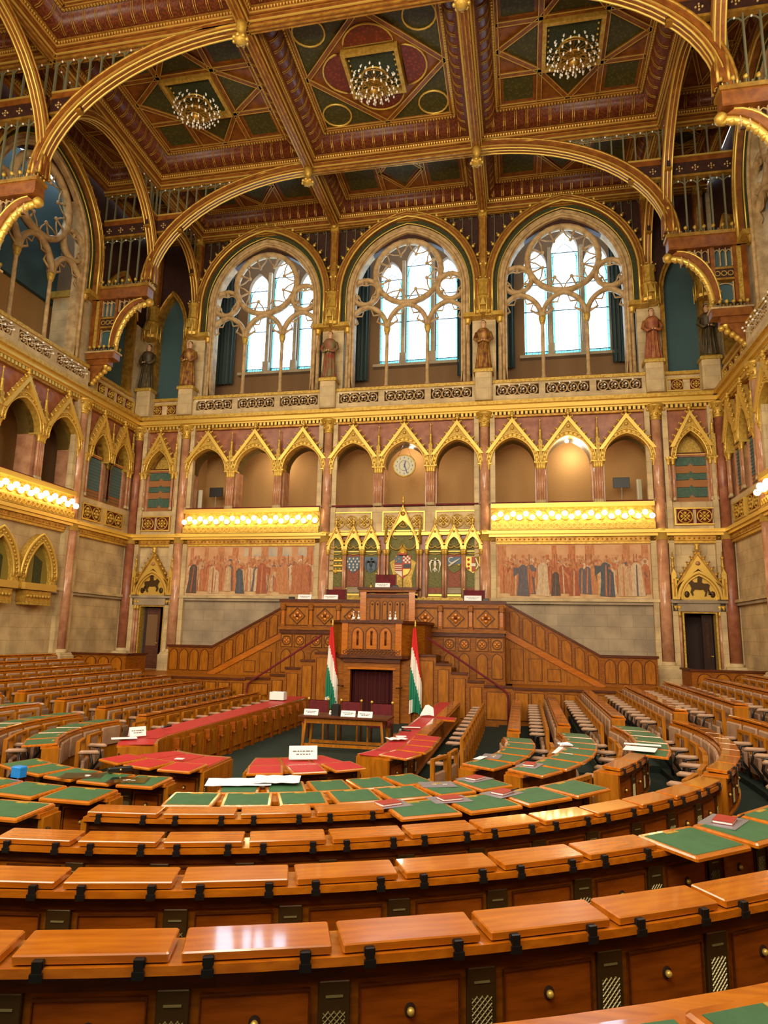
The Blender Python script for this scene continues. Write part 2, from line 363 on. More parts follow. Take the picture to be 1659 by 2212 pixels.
# ---------------------------------------------------------------- columns
def column(T,x,label,dark=False,full=True,low=1.0):
    r=thing('marble_column',label,'column','marble wall columns'); r.matrix_world=at(T,x)
    m='marble_pink' if not dark else 'marble_red'
    s=MB(); s.lathe([(.2,low+.55),(.19,6.0),(.18,6.0)],m,n=16); s.lathe([(.175,6.3),(.165,10.4)],m,n=16); s.build('shaft',r)
    b=MB(); b.bev(-.4,.4,-.34,.12,low-.2,low+.6,'stone',.03); b.bev(-.36,.36,-.3,.12,low+.6,low+.68,'stone',.04); b.lathe([(.3,low+.66),(.24,low+.7),(.26,low+.75),(.2,low+.8)],'stone',n=16); b.build('base',r)
    g=MB(); g.lathe([(.2,5.97),(.22,5.99),(.215,6.28),(.26,6.3),(.24,6.36),(.17,6.4)],'gold_smooth',n=16); g.build('middle_ring',r)
    c=MB(); c.lathe([(.17,10.35),(.2,10.4),(.18,10.44),(.21,10.6),(.3,10.82),(.33,10.85),(.33,10.92)],'gold',n=12)
    for k in range(8):
        for z,q in ((10.56,.22),(10.74,.3)): a=2*PI*(k+(z>10.6)*.5)/8; c.ball((q*math.cos(a),q*math.sin(a),z),.055,'gold',6,4)
    c.build('capital',r)
    p=MB(); 
    for sx in (-1,1): p.box(sx*.3-.09,sx*.3+.09,-.06,.14,low,10.85,'stone')
    p.build('side_pilasters',r)
    return r
cl=column(TB,BX[0],'pink marble column right of the left doorway, at the left edge of the left wall painting')
dup(cl,at(TB,BX[1]),'pink marble column between the left wall painting and the coats of arms')
dup(cl,at(TB,BX[2]),'pink marble column between the coats of arms and the right wall painting')
dup(cl,at(TB,BX[3]),'pink marble column left of the dark right doorway')
cd=column(TB,XL+.12,'dark red marble column in the back left corner beside the left doorway',True)
dup(cd,at(TB,XR-.12),'dark red marble column in the back right corner beside the right doorway')
dup(cl,at(TL,21.35),'pink marble column on the left wall at the end of the bright lamp row')
dup(cl,at(TR,-21.35),'pink marble column on the right wall at the right edge of the picture')
dup(cl,at(TL,15.2),'pink marble column on the left wall nearest the viewer')
# ---------------------------------------------------------------- cornices and trims
def cornices(T,segs,n0,name):
    mb=MB(); mb.T=T
    for a,b in segs:
        for z0,z1,y,m in ((3.7,3.8,-.02,'stone_grey'),(3.8,3.9,-.08,'stone')): mb.box(a,b,y,.14,z0,z1,m)
        for z0,z1,y,m in ((5.86,5.95,-.02,'gold'),(5.95,6.12,-.06,'gold_old'),(6.12,6.22,-.16,'gold_smooth'),(6.22,6.34,-.24,'gold_smooth')):
            for a_,b_ in (((a,BX[1]+.1),(BX[2]-.1,b)) if name=='back' else ((a,b),)): mb.box(a_,b_,y,.14,z0,z1,m)
        for z0,z1,y,m in ((10.93,11.0,-.1,'gold_smooth'),(11.0,11.16,-.2,'gold_smooth'),(11.16,11.3,-.32,'gold')): mb.box(a,b,y,.14,z0,z1,m)
        n=int((b-a)/.16)
        for i in range(n):
            x=a+(i+.5)*(b-a)/n; mb.box(x-.045,x+.045,-.09,.1,10.8,10.92,'gold_smooth')
            if name!='back' or not BX[1]<x<BX[2]: mb.ball((x,-.07,6.03),.035,'gold_old',5,3)
        mb.box(a,b,-.02,.1,10.72,10.8,'gold_old'); mb.box(a,b,0,.1,10.8,10.92,'recess_dark')
    return struct(mb.build('trim_%d'%n0))
cornices(TB,[(XL,XR)],1,'back'); cornices(TL,[(9,25)],2,'left'); cornices(TR,[(-25,-9)],3,'right')
# ---------------------------------------------------------------- gilded gable arches of the gallery
def gable_arch(w,blind=False,gh=1.72):
    r=thing('gilded_gable_arch','x','arch','gilded gable arches along the gallery')
    a=MB(); A=arch(w+.16,1.15,10,0,8.93); B=arch(w,.95,10,0,8.93)
    a.band(A,B,-.12,.3,'gold'); a.tube(p3(arch(w+.02,.98,10,0,8.93),-.13),.03,'gold_smooth',6); a.tube(p3(arch(w+.15,1.14,10,0,8.93),-.13),.03,'gold_smooth',6)
    for x,z in arch(w+.09,1.06,9,0,8.93)[1:-1]: a.ball((x,-.13,z),.04,'gold',5,3)
    a.build('arch_moulding',r)
    g=MB(); hw=w+.17; top=8.93+gh
    sl=(top-9.35)/hw
    g.band([(-hw-.03,9.3),(0,top),(hw+.03,9.3)],[(-hw+.12,9.3),(0,top-.2),(hw-.12,9.3)],-.2,.1,'gold_smooth')
    inner=[(-hw+.1,9.3),(0,top-.2),(hw-.1,9.3)]; Ain=arch(w+.16,1.15,2,0,8.93)
    g.prism([(-hw+.1,9.3),(0,top-.2),(hw-.1,9.3),(w*.62,9.72),(0,10.06),(-w*.62,9.72)],-.1,.1,'gold_paint')
    g.ball((0,-.11,top-.4),.07,'gold',8,4)
    g.build('gable',r)
    k=MB()
    for s_ in (-1,1):
        for i in range(6):
            t=(i+.4)/6; k.ball((s_*hw*(1-t),-.12,9.36+sl*hw*t+.06),.062,'gold',6,4); k.ball((s_*(hw*(1-t)+.06),-.12,9.36+sl*hw*t+.1),.035,'gold_smooth',5,3)
    k.lathe([(.03,0),(.05,.06),(.1,.1),(.04,.16),(.08,.22),(.03,.3)],'gold',(0,-.12,top-.02),8); k.build('crockets',r)
    for s_ in (-1,1):
        c=MB()
        for q in ((w+.1),(w+.26)):
            c.lathe([(.05,7.5),(.05,8.68)],'marble_pink',(s_*q,-.02,0),8)
            c.lathe([(.07,7.38),(.05,7.5)],'stone',(s_*q,-.02,0),8)
            c.lathe([(.05,8.66),(.07,8.7),(.06,8.75),(.1,8.86),(.11,8.9),(.11,8.95)],'gold',(s_*q,-.02,0),8)
        c.box(min(s_*(w-.02),s_*(w+.34)),max(s_*(w-.02),s_*(w+.34)),-.12,.3,8.89,8.96,'gold_smooth')
        c.build('twin_colonnette',r)
    pn=MB(); x=w+.22
    pn.box(x-.07,x+.07,-.14,.05,8.96,9.75,'gold_paint'); pn.lathe([(.09,9.75),(.07,9.8),(.05,10.1),(.07,10.13),(.03,10.2),(.015,10.5),(.05,10.55),(0.01,10.6)],'gold',(x,-.06,0),6)
    pn.build('pinnacle',r)
    if blind: pass
    return r
ga=gable_arch(.8)
nm=['left','middle','right']
first=True
for i,c in enumerate(BC):
    for j in range(3):
        lb='gilded gable over the %s opening of the %s upper gallery bay'%(nm[j],['left','central','right'][i])
        if i==1 and j==1: lb='gilded gable over the gallery opening where the clock hangs'
        T=at(TB,c+(j-1)*2.04)
        if first: ga.matrix_world=T; ga['label']=lb; first=False
        else: dup(ga,T,lb)
for j in range(3):
    dup(ga,at(TL,18.28+(j-1)*2.04),'gilded gable on the left wall gallery, %s from the back corner bay'%ORD[2-j])
dup(ga,at(TR,-18.28-2.04),'gilded gable on the right wall gallery at the picture edge')
gs=gable_arch(.52); gs.matrix_world=at(TB,-14.73); gs['label']='narrow gilded gable over the striped shutter above the left doorway'
dup(gs,at(TB,5.98),'narrow gilded gable over the striped shutter above the right doorway')
for T,s_,n in ((TL,1,'left'),(TR,-1,'right')):
    for j,q in enumerate((22.48,23.88)): dup(gs,at(T,s_*q),'narrow gilded gable over the blue shutter on the %s wall, %s the corner'%(n,['farther from','nearest'][j]))
# shutters
def shutter(T,x,w,label,striped):
    r=thing('window_shutter',label,'shutter','shutters under the narrow gables'); r.matrix_world=at(T,x)
    b=MB()
    if striped:
        z=7.36; hs=[(.18,'shutter_orange'),(.36,'shutter_teal'),(.27,'shutter_orange'),(.24,'shutter_teal'),(.28,'shutter_orange'),(.38,'shutter_teal')]
        for h,m in hs: b.box(-w,w,.2,.26,z,z+h-.015,m); b.prism([(-.1,z+h-.02),(.1,z+h-.02),(0,z+h+.08)],.19,.2,m); z+=h
        b.box(-w,w,.18,.24,z,z+.1,'oak_dark')
    else:
        b.box(-w,w,.2,.26,7.36,7.75,'shutter_orange'); b.box(-w,w,.2,.26,7.75,8.98,'shutter_blue')
        for k in range(12): b.box(-w,w,.18,.2,7.5+.12*k,7.515+.12*k,'shutter_blue')
    b.build('slats',r)
    f=MB(); f.box(-w,w,.16,.26,9.0,9.08,'marble_red'); f.box(-w,w,.15,.26,9.08,9.11,'gold_smooth'); f.build('head_rail',r)
    t=MB(); 
    for k in range(5): t.lathe([(.06,0),(.06,.01)],'heraldic_red',(-.3+.15*k,.48,9.3+.12*(k%2)),6)
shutter(TB,-14.73,.52,'striped green and orange shutter above the left doorway',True)
shutter(TB,5.98,.52,'striped green and orange shutter above the right doorway',True)
for T,s_,n in ((TL,1,'left'),(TR,-1,'right')):
    for j,q in enumerate((22.48,23.88)): shutter(T,s_*q,.52,'blue shutter on the %s side wall, %s the corner'%(n,['farther from','nearest'][j]),False)
# quatrefoil
def quatre(mb,x,z,r,y,m='gold',bm='velvet_red',back=True):
    if back: mb.box(x-r,x+r,y+.03,y+.06,z-r,z+r,bm)
    mb.tube(circ(x,z,r*.92,14,y),r*.1,m,5,True)
    for k in range(4):
        a=PI/2*k; mb.ball((x+r*.45*math.cos(a),y,z+r*.45*math.sin(a)),r*.26,m,6,4)
    for k in range(4):
        a=PI/2*k+PI/4; mb.tube([(x,y,z),(x+r*.9*math.cos(a),y,z+r*.9*math.sin(a))],r*.07,m,4)
    mb.ball((x,y-.02,z),r*.18,'gold_smooth',6,4)
def quatre_panel(T,x,w,z0,z1,n,label,frame='gold_smooth',y=-.02):
    r=thing('quatrefoil_panel',label,'panel','gilded quatrefoil panels'); r.matrix_world=at(T,x)
    f=MB(); t=.05
    f.box(-w,w,y-.03,y+.06,z0,z0+t,frame); f.box(-w,w,y-.03,y+.06,z1-t,z1,frame); f.box(-w,-w+t,y-.03,y+.06,z0+t,z1-t,frame); f.box(w-t,w,y-.03,y+.06,z0+t,z1-t,frame); f.build('frame',r)
    q=MB(); rr=min((z1-z0)/2-t,(w-t)/n)
    for i in range(n): quatre(q,-w+t+(i+.5)*(2*w-2*t)/n,(z0+z1)/2,rr,y)
    q.build('tracery',r); return r
for x,n in ((-14.73,'left'),(5.98,'right')):
    quatre_panel(TB,x,.68,6.5,7.12,2,'pair of gilded quatrefoils below the striped shutter on the %s'%n)
    quatre_panel(TB,x,.7,11.42,11.92,2,'pair of quatrefoils below the tall blue panel on the %s'%n,y=-.03)
for i,j in enumerate((-1,0,1)): quatre_panel(TB,BC[1]+j*2.04,.82,6.38,7.16,3,'gilded pierced panel below the %s opening of the central gallery bay'%nm[i])
for T,s_,n in ((TL,1,'left'),(TR,-1,'right')):
    for j,q in enumerate((22.4,23.85)):
        quatre_panel(T,s_*q,.6,6.5,7.12,2,'gilded quatrefoils below the blue shutter on the %s wall, %s the corner'%(n,['farther from','nearest'][j]))
    quatre_panel(T,s_*23.2,1.3,11.42,11.92,4,'gilded quatrefoil frieze above the gables of the %s wall corner bay'%n,y=-.03)
# red rails of the gallery openings
def redrail(T,x,label):
    b=MB(); b.T=at(T,x); b.box(-.8,.8,-.1,.2,7.36,7.42,'velvet_red'); tag(b.build('gallery_rail'),label,'rail','red velvet gallery rails')
for i,c in enumerate(BC):
    for j in range(3): redrail(TB,c+(j-1)*2.04,'red velvet rail in the %s opening of the %s gallery bay'%(nm[j],['left','central','right'][i]))
for j in range(3): redrail(TL,18.28+(j-1)*2.04,'red velvet rail on the left wall gallery, %s from the back corner bay'%ORD[2-j])
# light strips
def lamp_strip(T,x,hw,label,n):
    r=thing('gallery_lamp_row',label,'lamp','rows of lit globes'); r.matrix_world=at(T,x)
    b=MB(); b.box(-hw,hw,-.22,.1,6.36,6.62,'gold'); b.box(-hw,hw,-.26,.12,7.18,7.34,'gold_smooth'); b.box(-hw,hw,-.1,.1,6.62,7.18,'gold_paint')
    k=int(hw*2/.4)
    for i in range(k): b.tube(circ(-hw+(i+.5)*2*hw/k,6.9,.17,10,-.13),.022,'gold',5,True)
    for i in range(k*2): b.tube(circ(-hw+(i+.5)*hw/k,6.5,.08,8,-.23),.014,'gold_smooth',4,True)
    b.build('balcony_front',r)
    g=None
    for i in range(n):
        m=MB(); zz=6.93 if i%2 else 6.8
        if g is None:
            m.ball((0,0,0),.1,'globe',10,6); g=m.build('globe',r); o=g
        else: o=g.copy(); C.objects.link(o); o.parent=r
        o.location=(-hw+.12+i*(2*hw-.24)/(n-1),-.34,zz)
    a=MB()
    for i in range(n): zz=6.93 if i%2 else 6.8; a.tube([(-hw+.12+i*(2*hw-.24)/(n-1),-.1,zz),(-hw+.12+i*(2*hw-.24)/(n-1),-.3,zz)],.02,'gold_smooth',4)
    a.build('lamp_arms',r)
lamp_strip(TB,BC[0],2.85,'bright row of lit globes above the left wall painting',25)
lamp_strip(TB,BC[2],2.85,'bright row of lit globes above the right wall painting',25)
lamp_strip(TL,18.28,2.85,'bright row of lit globes along the left wall balcony',25)
lamp_strip(TR,-18.28,2.85,'lit globes on the right wall balcony at the picture edge',21)
# ---------------------------------------------------------------- upper balustrades
def balustrade(T,x,label,hw=2.75):
    r=thing('stone_balustrade',label,'balustrade','pierced balustrades under the tall arches'); r.matrix_world=at(T,x)
    b=MB(); b.box(-hw,hw,-.3,.12,12.0,12.12,'gold_paint'); b.box(-hw,hw,-.24,.12,11.92,12.0,'stone'); b.box(-hw,hw,-.3,.12,11.3,11.5,'stone')
    for k in range(4):
        xx=-hw+k*2*hw/3; b.box(xx-.12,xx+.12,-.26,.1,11.5,11.92,'stone')
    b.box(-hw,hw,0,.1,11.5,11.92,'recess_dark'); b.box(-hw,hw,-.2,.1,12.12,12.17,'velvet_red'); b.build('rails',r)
    q=MB(); n=12
    for i in range(n):
        g=i//4; xx=-hw+.22+g*2*hw/3+(i%4+.5)*(2*hw/3-.34)/4+ -.05
        q.tube(circ(xx,11.71,.18,10,-.2),.03,'stone_trace',5,True)
        for a in range(4): q.ball((xx+.08*math.cos(a*PI/2+.78),-.2,11.71+.08*math.sin(a*PI/2+.78)),.05,'stone_trace',5,3)
    q.build('tracery',r)
    k=MB()
    for i in range(n):
        g=i//4; xx=-hw+.12+g*2*hw/3+(i%4+.5)*(2*hw/3-.34)/4
        for dz in (0,.1): k.tube([(xx,-.25,11.78-dz),(xx+.08,-.42,11.8-dz*1.5)],.012,'bulb_off',4); k.ball((xx+.09*(1 if dz else -.6),-.45,11.82-dz*1.6),.038,'bulb_off',7,5)
    k.build('small_bulbs',r)
    return r
bl=balustrade(TB,BC[0],'pierced stone balustrade below the left tall arch window')
dup(bl,at(TB,BC[1]),'pierced stone balustrade below the middle tall arch window, above the clock'); dup(bl,at(TB,BC[2]),'pierced stone balustrade below the right tall arch window')
dup(bl,at(TL,18.28),'pierced stone balustrade with bulbs on the left side wall'); dup(bl,at(TR,-18.28),'pierced stone balustrade on the right side wall')
# ---------------------------------------------------------------- big arches with stone tracery
def big_arch(T,x,label):
    r=thing('window_arch',label,'arch','tall pointed arches with stone tracery'); r.matrix_world=at(T,x)
    o=MB()
    def cv(rr,z0=14.95):
        # arc of radius rr about offset .54 at z 16.2, with straight stilts
        e=math.acos(.54/rr); L=[(-(rr-.54),z0)]+[(.54-rr*math.cos(e*i/12),16.2+rr*math.sin(e*i/12)) for i in range(13)]
        return L+[(-a,b) for a,b in reversed(L[:-1])]
    o.band(cv(3.5),cv(3.24),-.28,.12,'rib_wood')
    for rr,q,m in ((3.5,.04,'gold_old'),(3.4,.022,'gold_old'),(3.27,.045,'gold_smooth')): o.tube(p3(cv(rr),-.28),q,m,6)
    o.build('gilded_moulding',r)
    d=MB(); d.band(cv(3.24),cv(3.05),-.1,.12,'green_dark'); d.tube(p3(cv(3.06),-.1),.025,'gold_smooth',5); d.build('green_band',r)
    s=MB(); s.band(cv(3.05),cv(2.72,12.15),0,.42,'stone_trace'); s.tube(p3(cv(2.85,12.15),-.02),.06,'stone_trace',6); s.build('stone_moulding',r)
    k=MB()
    for a,b in cv(3.62)[3:-3]:
        k.ball((a,-.2,b),.075,'gold_smooth',6,4); k.tube([(a*.98,-.2,b-.03),(a*1.03,-.2,b+.1)],.03,'gold',4)
    k.build('crockets',r)
    for s_ in (-1,1):
        c=MB(); c.lathe([(.09,12.2),(.08,14.65)],'stone_trace',(s_*2.45,.1,0),8); c.lathe([(.1,14.6),(.12,14.68),(.16,14.86),(.18,14.92),(.18,14.99)],'gold',(s_*2.45,.02,0),8)
        c.box(min(s_*2.3,s_*3.0),max(s_*2.3,s_*3.0),-.3,.2,14.8,14.97,'gold'); c.build('colonnette',r)
    for xx in (-.83,.83):
        c=MB(); c.lathe([(.1,12.17),(.1,12.35),(.075,12.42),(.07,14.5),(.09,14.55)],'stone_trace',(xx,.2,0),10)
        c.lathe([(.09,14.5),(.1,14.55),(.14,14.72),(.14,14.8)],'gold_paint',(xx,.2,0),10); c.build('colonnette',r)
    t=MB(); R=.105
    for xx in (-1.66,0,1.66):
        w=.8; t.tube(p3(arch(w,.98,8,xx,14.8),.2),R,'stone_trace',6,sq=1.5)
        for s_ in (-1,1):  # cusps
            t.tube([(xx+s_*w,.2,14.85),(xx+s_*.5*w,.2,15.1),(xx+s_*.62*w,.2,15.35)],[.05,.045,.02],'stone_trace',5)
            t.tube([(xx+s_*.75*w,.2,15.4),(xx+s_*.3*w,.2,15.38),(xx+s_*.18*w,.2,15.66)],[.04,.035,.02],'stone_trace',5)
    t.tube(circ(0,17.2,1.36,28,.2),.125,'stone_trace',6,True,1.4)
    for k_ in range(8):
        a=2*PI*k_/8+PI/8; ca,sa=math.cos(a),math.sin(a)
        t.tube([(1.3*ca,.2,17.2+1.3*sa),(.85*ca,.2,17.2+.85*sa)],[.05,.03],'stone_trace',5)
        t.ball((.83*ca,.2,17.2+.83*sa),.075,'stone_trace',6,4)
        for s_ in (-1,1): 
            b_=a+s_*.26; t.tube([(.85*ca,.2,17.2+.85*sa),(1.02*math.cos(b_),.2,17.2+1.02*math.sin(b_)),(1.25*math.cos(a+s_*.37),.2,17.2+1.25*math.sin(a+s_*.37))],.03,'stone_trace',5)
    for s_ in (-1,1):
        t.tube(circ(s_*1.76,16.42,.55,18,.2),R,'stone_trace',6,True,1.4)
        for k_ in range(3):
            a=2*PI*k_/3+PI/6+PI/3; t.tube([(s_*1.76+.52*math.cos(a),.2,16.42+.52*math.sin(a)),(s_*1.76+.3*math.cos(a),.2,16.42+.3*math.sin(a))],[.11,.03],'stone_trace',5)
            a2=a+PI/3; t.tube(circ(s_*1.76+.2*math.cos(a2),16.42+.2*math.sin(a2),.26,8,.2,a2-1.6,a2+1.6,False),.03,'stone_trace',4)
    t.build('tracery',r)
    return r
ba=big_arch(TB,BC[0],'tall gilded pointed arch with stone tracery, leftmost of the three bright windows')
dup(ba,at(TB,BC[1]),'tall gilded pointed arch with stone tracery around the middle bright window, above the clock')
dup(ba,at(TB,BC[2]),'tall gilded pointed arch with stone tracery, rightmost of the three bright windows')
dup(ba,at(TL,18.28),'tall gilded pointed arch on the left side wall with blue behind its tracery')
dup(ba,at(TR,-18.28),'tall gilded pointed arch on the right side wall, cut by the picture edge')
# narrow blue panels with their own gilded arch
def blue_arch(T,x,w,label):
    r=thing('blue_arch_panel',label,'panel','tall blue blind arches'); r.matrix_world=at(T,x)
    p=MB(); p.prism([(-w,12.17)]+arch(w,1.5,8,0,15.4)+[(w,12.17)],.36,.4,'blue_panel'); p.build('panel',r)
    f=MB(); A=[(-w-.14,12.17)]+arch(w+.14,1.7,10,0,15.4)+[(w+.14,12.17)]; B=[(-w,12.17)]+arch(w,1.5,10,0,15.4)+[(w,12.17)]
    f.band(A,B,-.02,.36,'gold_old'); f.tube(p3(A[1:-1],-.04),.05,'gold_old',6); f.box(-w-.2,w+.2,-.1,.1,12.05,12.17,'gold'); f.build('frame',r)
    return r
blue_arch(TB,-14.73,.6,'tall dull blue arched panel between the two leftmost statues on the back wall')
blue_arch(TB,5.98,.6,'tall dull blue arched panel right of the red robed statue')
blue_arch(TL,23.1,.9,'tall blue arched panel on the left wall below the bracket')
blue_arch(TR,-23.1,.9,'tall blue arched panel on the right wall corner bay')
# ---------------------------------------------------------------- statues with canopies
def statue(T,x,label,body,y=-.28):
    r=thing('robed_statue',label,'statue','painted statues under gilded canopies'); r.matrix_world=at(T,x,y)
    p=MB(); p.bev(-.32,.32,-.2,.3,11.3,12.45,'stone',.05); p.bev(-.38,.38,-.26,.3,12.4,12.55,'gold_paint',.04); p.build('pedestal',r)
    b=MB(); b.lathe([(.27,12.55),(.3,12.62),(.25,13.0),(.2,13.5),(.19,13.72),(.24,13.95),(.27,14.1),(.2,14.2),(.07,14.26)],body,n=14)
    for k in range(7):
        a=PI+PI*k/6; b.tube([(.29*math.cos(a),.29*math.sin(a),12.58),(.22*math.cos(a),.22*math.sin(a),13.3),(.2*math.cos(a+.2),.2*math.sin(a+.2),13.7)],[.045,.03,.015],body,5)
    for s_ in (-1,1): b.tube([(s_*.25,0,14.08),(s_*.33,-.05,13.82),(s_*.2,-.25,13.62),(s_*.06,-.3,13.66)],[.075,.07,.055,.04],body,7)
    b.build('robe',r)
    h=MB(); h.lathe([(.05,14.2),(.055,14.28),(.085,14.34),(.1,14.43),(.09,14.53),(.04,14.58)],'skin',n=12); h.tube([(0,-.095,14.46),(0,-.125,14.41)],.014,'skin',5)
    for s_ in (-1,1): h.ball((s_*.05,-.3,13.66),.04,'skin',6,4); h.ball((s_*.035,-.085,14.46),.011,'recess_dark',5,3)
    h.build('head',r)
    q=MB(); q.ball((0,.02,14.5),.108,'oak_dark' if body!='statue_dark' else 'black',10,6,(1,1,.95)); q.build('hair',r)
    c=MB(); c.lathe([(.34,14.85),(.38,14.95),(.34,15.1),(.3,15.12),(.3,15.5),(.34,15.55),(.24,15.65),(.22,16.1),(.27,16.15),(.27,16.3),(.2,16.32)],'gold',(0,.1,0),8,False)
    for k in range(8):
        a=2*PI*k/8+PI/8; c.tube([(.36*math.cos(a),.1+.36*math.sin(a),14.75),(.36*math.cos(a),.1+.36*math.sin(a),15.3),(.36*math.cos(a),.1+.36*math.sin(a),15.5)],[.02,.035,.008],'gold_smooth',5)
        c.ball((.27*math.cos(a),.1+.27*math.sin(a),16.36),.04,'gold_smooth',5,3)
        c.prism([(-.12,15.12),(.12,15.12),(0,15.45)],-.3,-.27,'gold_smooth') if k==0 else None
    c.build('canopy',r)
    sh=MB(); sh.box(-.16,.16,.12,.34,16.3,19.6,'rib_wood'); sh.box(-.1,.1,.08,.14,16.3,19.1,'gold_old'); sh.bev(-.17,.17,.02,.3,19.1,19.5,'gold',.04); sh.ball((0,.02,19.3),.13,'gold',8,5); sh.build('wall_shaft',r)
    return r
s0=statue(TB,BX[1],'statue in green and red robe between the left and middle windows','statue_green')
statue(TB,BX[2],'gold robed statue between the middle and right windows','statue_gold')
statue(TB,BX[3],'red robed statue right of the rightmost bright window','statue_red')
statue(TB,BX[0],'gold and red statue left of the leftmost bright window','statue_gold')
statue(TB,XL+.35,'dark robed statue in the back left corner beneath the bracket','statue_dark')
sd=statue(TB,XR-.35,'black robed statue with a cross in the back right corner','statue_dark')
k=MB(); k.box(-.02,.02,-.36,-.33,13.9,14.75,'gold_smooth'); k.box(-.14,.14,-.36,-.33,14.5,14.54,'gold_smooth'); k.build('cross',sd)
# ---------------------------------------------------------------- ceiling
mb=MB(); mb.box(XL-.5,XR+.5,-4,25.5,21.2,21.3,'recess_dark'); struct(mb.build('ceiling'))
def coffer(x0,x1,y0,y1,label,style):
    r=thing('ceiling_coffer',label,'coffer','carved ceiling coffers')
    cx,cy=(x0+x1)/2,(y0+y1)/2; hx,hy=(x1-x0)/2,(y1-y0)/2; r.location=(cx,cy,0)
    f=MB()  # stepped beams around
    def ring(d0,d1,z0,z1,m):
        f.box(-hx+d0,hx-d0,-hy+d0,-hy+d1,z0,z1,m); f.box(-hx+d0,hx-d0,hy-d1,hy-d0,z0,z1,m)
        f.box(-hx+d0,-hx+d1,-hy+d1,hy-d1,z0,z1,m); f.box(hx-d1,hx-d0,-hy+d1,hy-d1,z0,z1,m)
    ring(0,.1,19.5,20.4,'ceiling_wood'); ring(.1,.14,19.55,19.62,'gold_old'); ring(.1,.17,19.64,20.0,'ceiling_wood'); ring(.15,.19,19.68,19.74,'gold_smooth'); ring(.17,.22,19.72,20.2,'ceiling_wood')
    ring(.22,.26,19.82,19.86,'gold_old')
    f.build('beam_moulding',r)
    sc=min(1,hx/3.07); scy=min(1,hy/3.07); k=.7 if min(hx,hy)>2 else (.55 if min(hx,hy)>1.5 else .4)
    c=MB(); g=MB(); bz=MB(); Q=6
    prof=[(.24+(k-.24)*(1-math.cos(PI/2*i/Q)),19.85+.55*math.sin(PI/2*i/Q)) for i in range(Q+1)]
    prof=[(.24,19.8)]+[(.24+(k-.3)*math.sin(PI*i/Q*.62)+.0*i,19.84+.5*(i/Q)) for i in range(Q+1)]
    prof=[(.24,19.84),(.34,19.84),(.46*k/.7+.02,19.9),(.56*k/.7+.02,20.02),(.62*k/.7,20.16),(k-.06,20.3),(k,20.36)]
    vs=[];fs=[]
    for d,z in prof: vs+=[(-hx+d,-hy+d,z),(hx-d,-hy+d,z),(hx-d,hy-d,z),(-hx+d,hy-d,z)]
    for i in range(len(prof)-1):
        for j in range(4): l=(j+1)%4; fs.append((i*4+j,i*4+l,i*4+4+l,i*4+4+j))
    c.add(vs,fs,'cove_red',True); c.build('cove',r)
    for ax in (0,1):
        L=(hx if ax==0 else hy)-k+.12; n=max(2,int(L*2/.36))
        for i in range(n+1):
            u=-L+2*L*i/n
            for s_ in (-1,1):
                H=hy if ax==0 else hx
                for off in (-.03,.03):
                    pts=[((u+off,s_*(H-d),z-.02) if ax==0 else (s_*(H-d),u+off,z-.02)) for d,z in prof[1:6]]
                    g.tube(pts,.013,'gold_old',4)
        n=int((hx if ax==0 else hy)*2/.1); L=(hx if ax==0 else hy)-.24
        for s_ in (-1,1):
            H=(hy if ax==0 else hx)-.215
            for i in range(n):
                u=-L+2*L*(i+.5)/n; a,b=(u,s_*H) if ax==0 else (s_*H,u)
                g.add([(a-.03,b-.03,19.78),(a+.03,b-.03,19.78),(a+.03,b+.03,19.78),(a-.03,b+.03,19.78),(a,b,19.7)],[(0,1,4),(1,2,4),(2,3,4),(3,0,4)],'gold_smooth')
    g.build('gold_rings',r)
    ax_,ay=hx-k,hy-k
    p=MB(); p.box(-ax_-.02,ax_+.02,-ay-.02,ay+.02,20.42,20.46,'ceiling_wood')
    for s_ in (-1,1):
        p.box(-ax_-.06,ax_+.06,s_*ay-.05,s_*ay+.05,20.3,20.42,'rib_wood'); p.box(s_*ax_-.05,s_*ax_+.05,-ay,ay,20.3,20.42,'rib_wood')
        for n_,ax in ((int(ax_*2/.1),0),(int(ay*2/.1),1)):
            L=ax_ if ax==0 else ay; H=ay if ax==0 else ax_
            for i in range(n_):
                u=-L+2*L*(i+.5)/n_; a,b=(u,s_*(H-.02)) if ax==0 else (s_*(H-.02),u)
                p.box(a-.026,a+.026,b-.03,b+.03,20.26,20.31,'gold_smooth')
    def poly(pts,m,z=20.415): p.add([(a,b,z) for a,b in pts],[tuple(range(len(pts)-1,-1,-1))],m)
    def strip(a,b,w=.075,m='rib_wood'):
        A=Vector((a[0],a[1],0));B=Vector((b[0],b[1],0));d=(B-A).normalized();n=Vector((-d.y,d.x,0))
        for ww,z0,z1,mm in ((w,20.35,20.42,m),):
            q=[A+n*ww,B+n*ww,B-n*ww,A-n*ww]; p.add([(v.x,v.y,z0) for v in q]+[(v.x,v.y,z1) for v in q],[(0,1,2,3),(0,4,5,1),(2,6,7,3)],mm)
        for s_ in (-1,1):
            q=[A+n*s_*w,B+n*s_*w]; p.tube([(q[0].x,q[0].y,20.35),(q[1].x,q[1].y,20.35)],.016,'gold_smooth',4)
    X,Y=ax_-.12,ay-.12
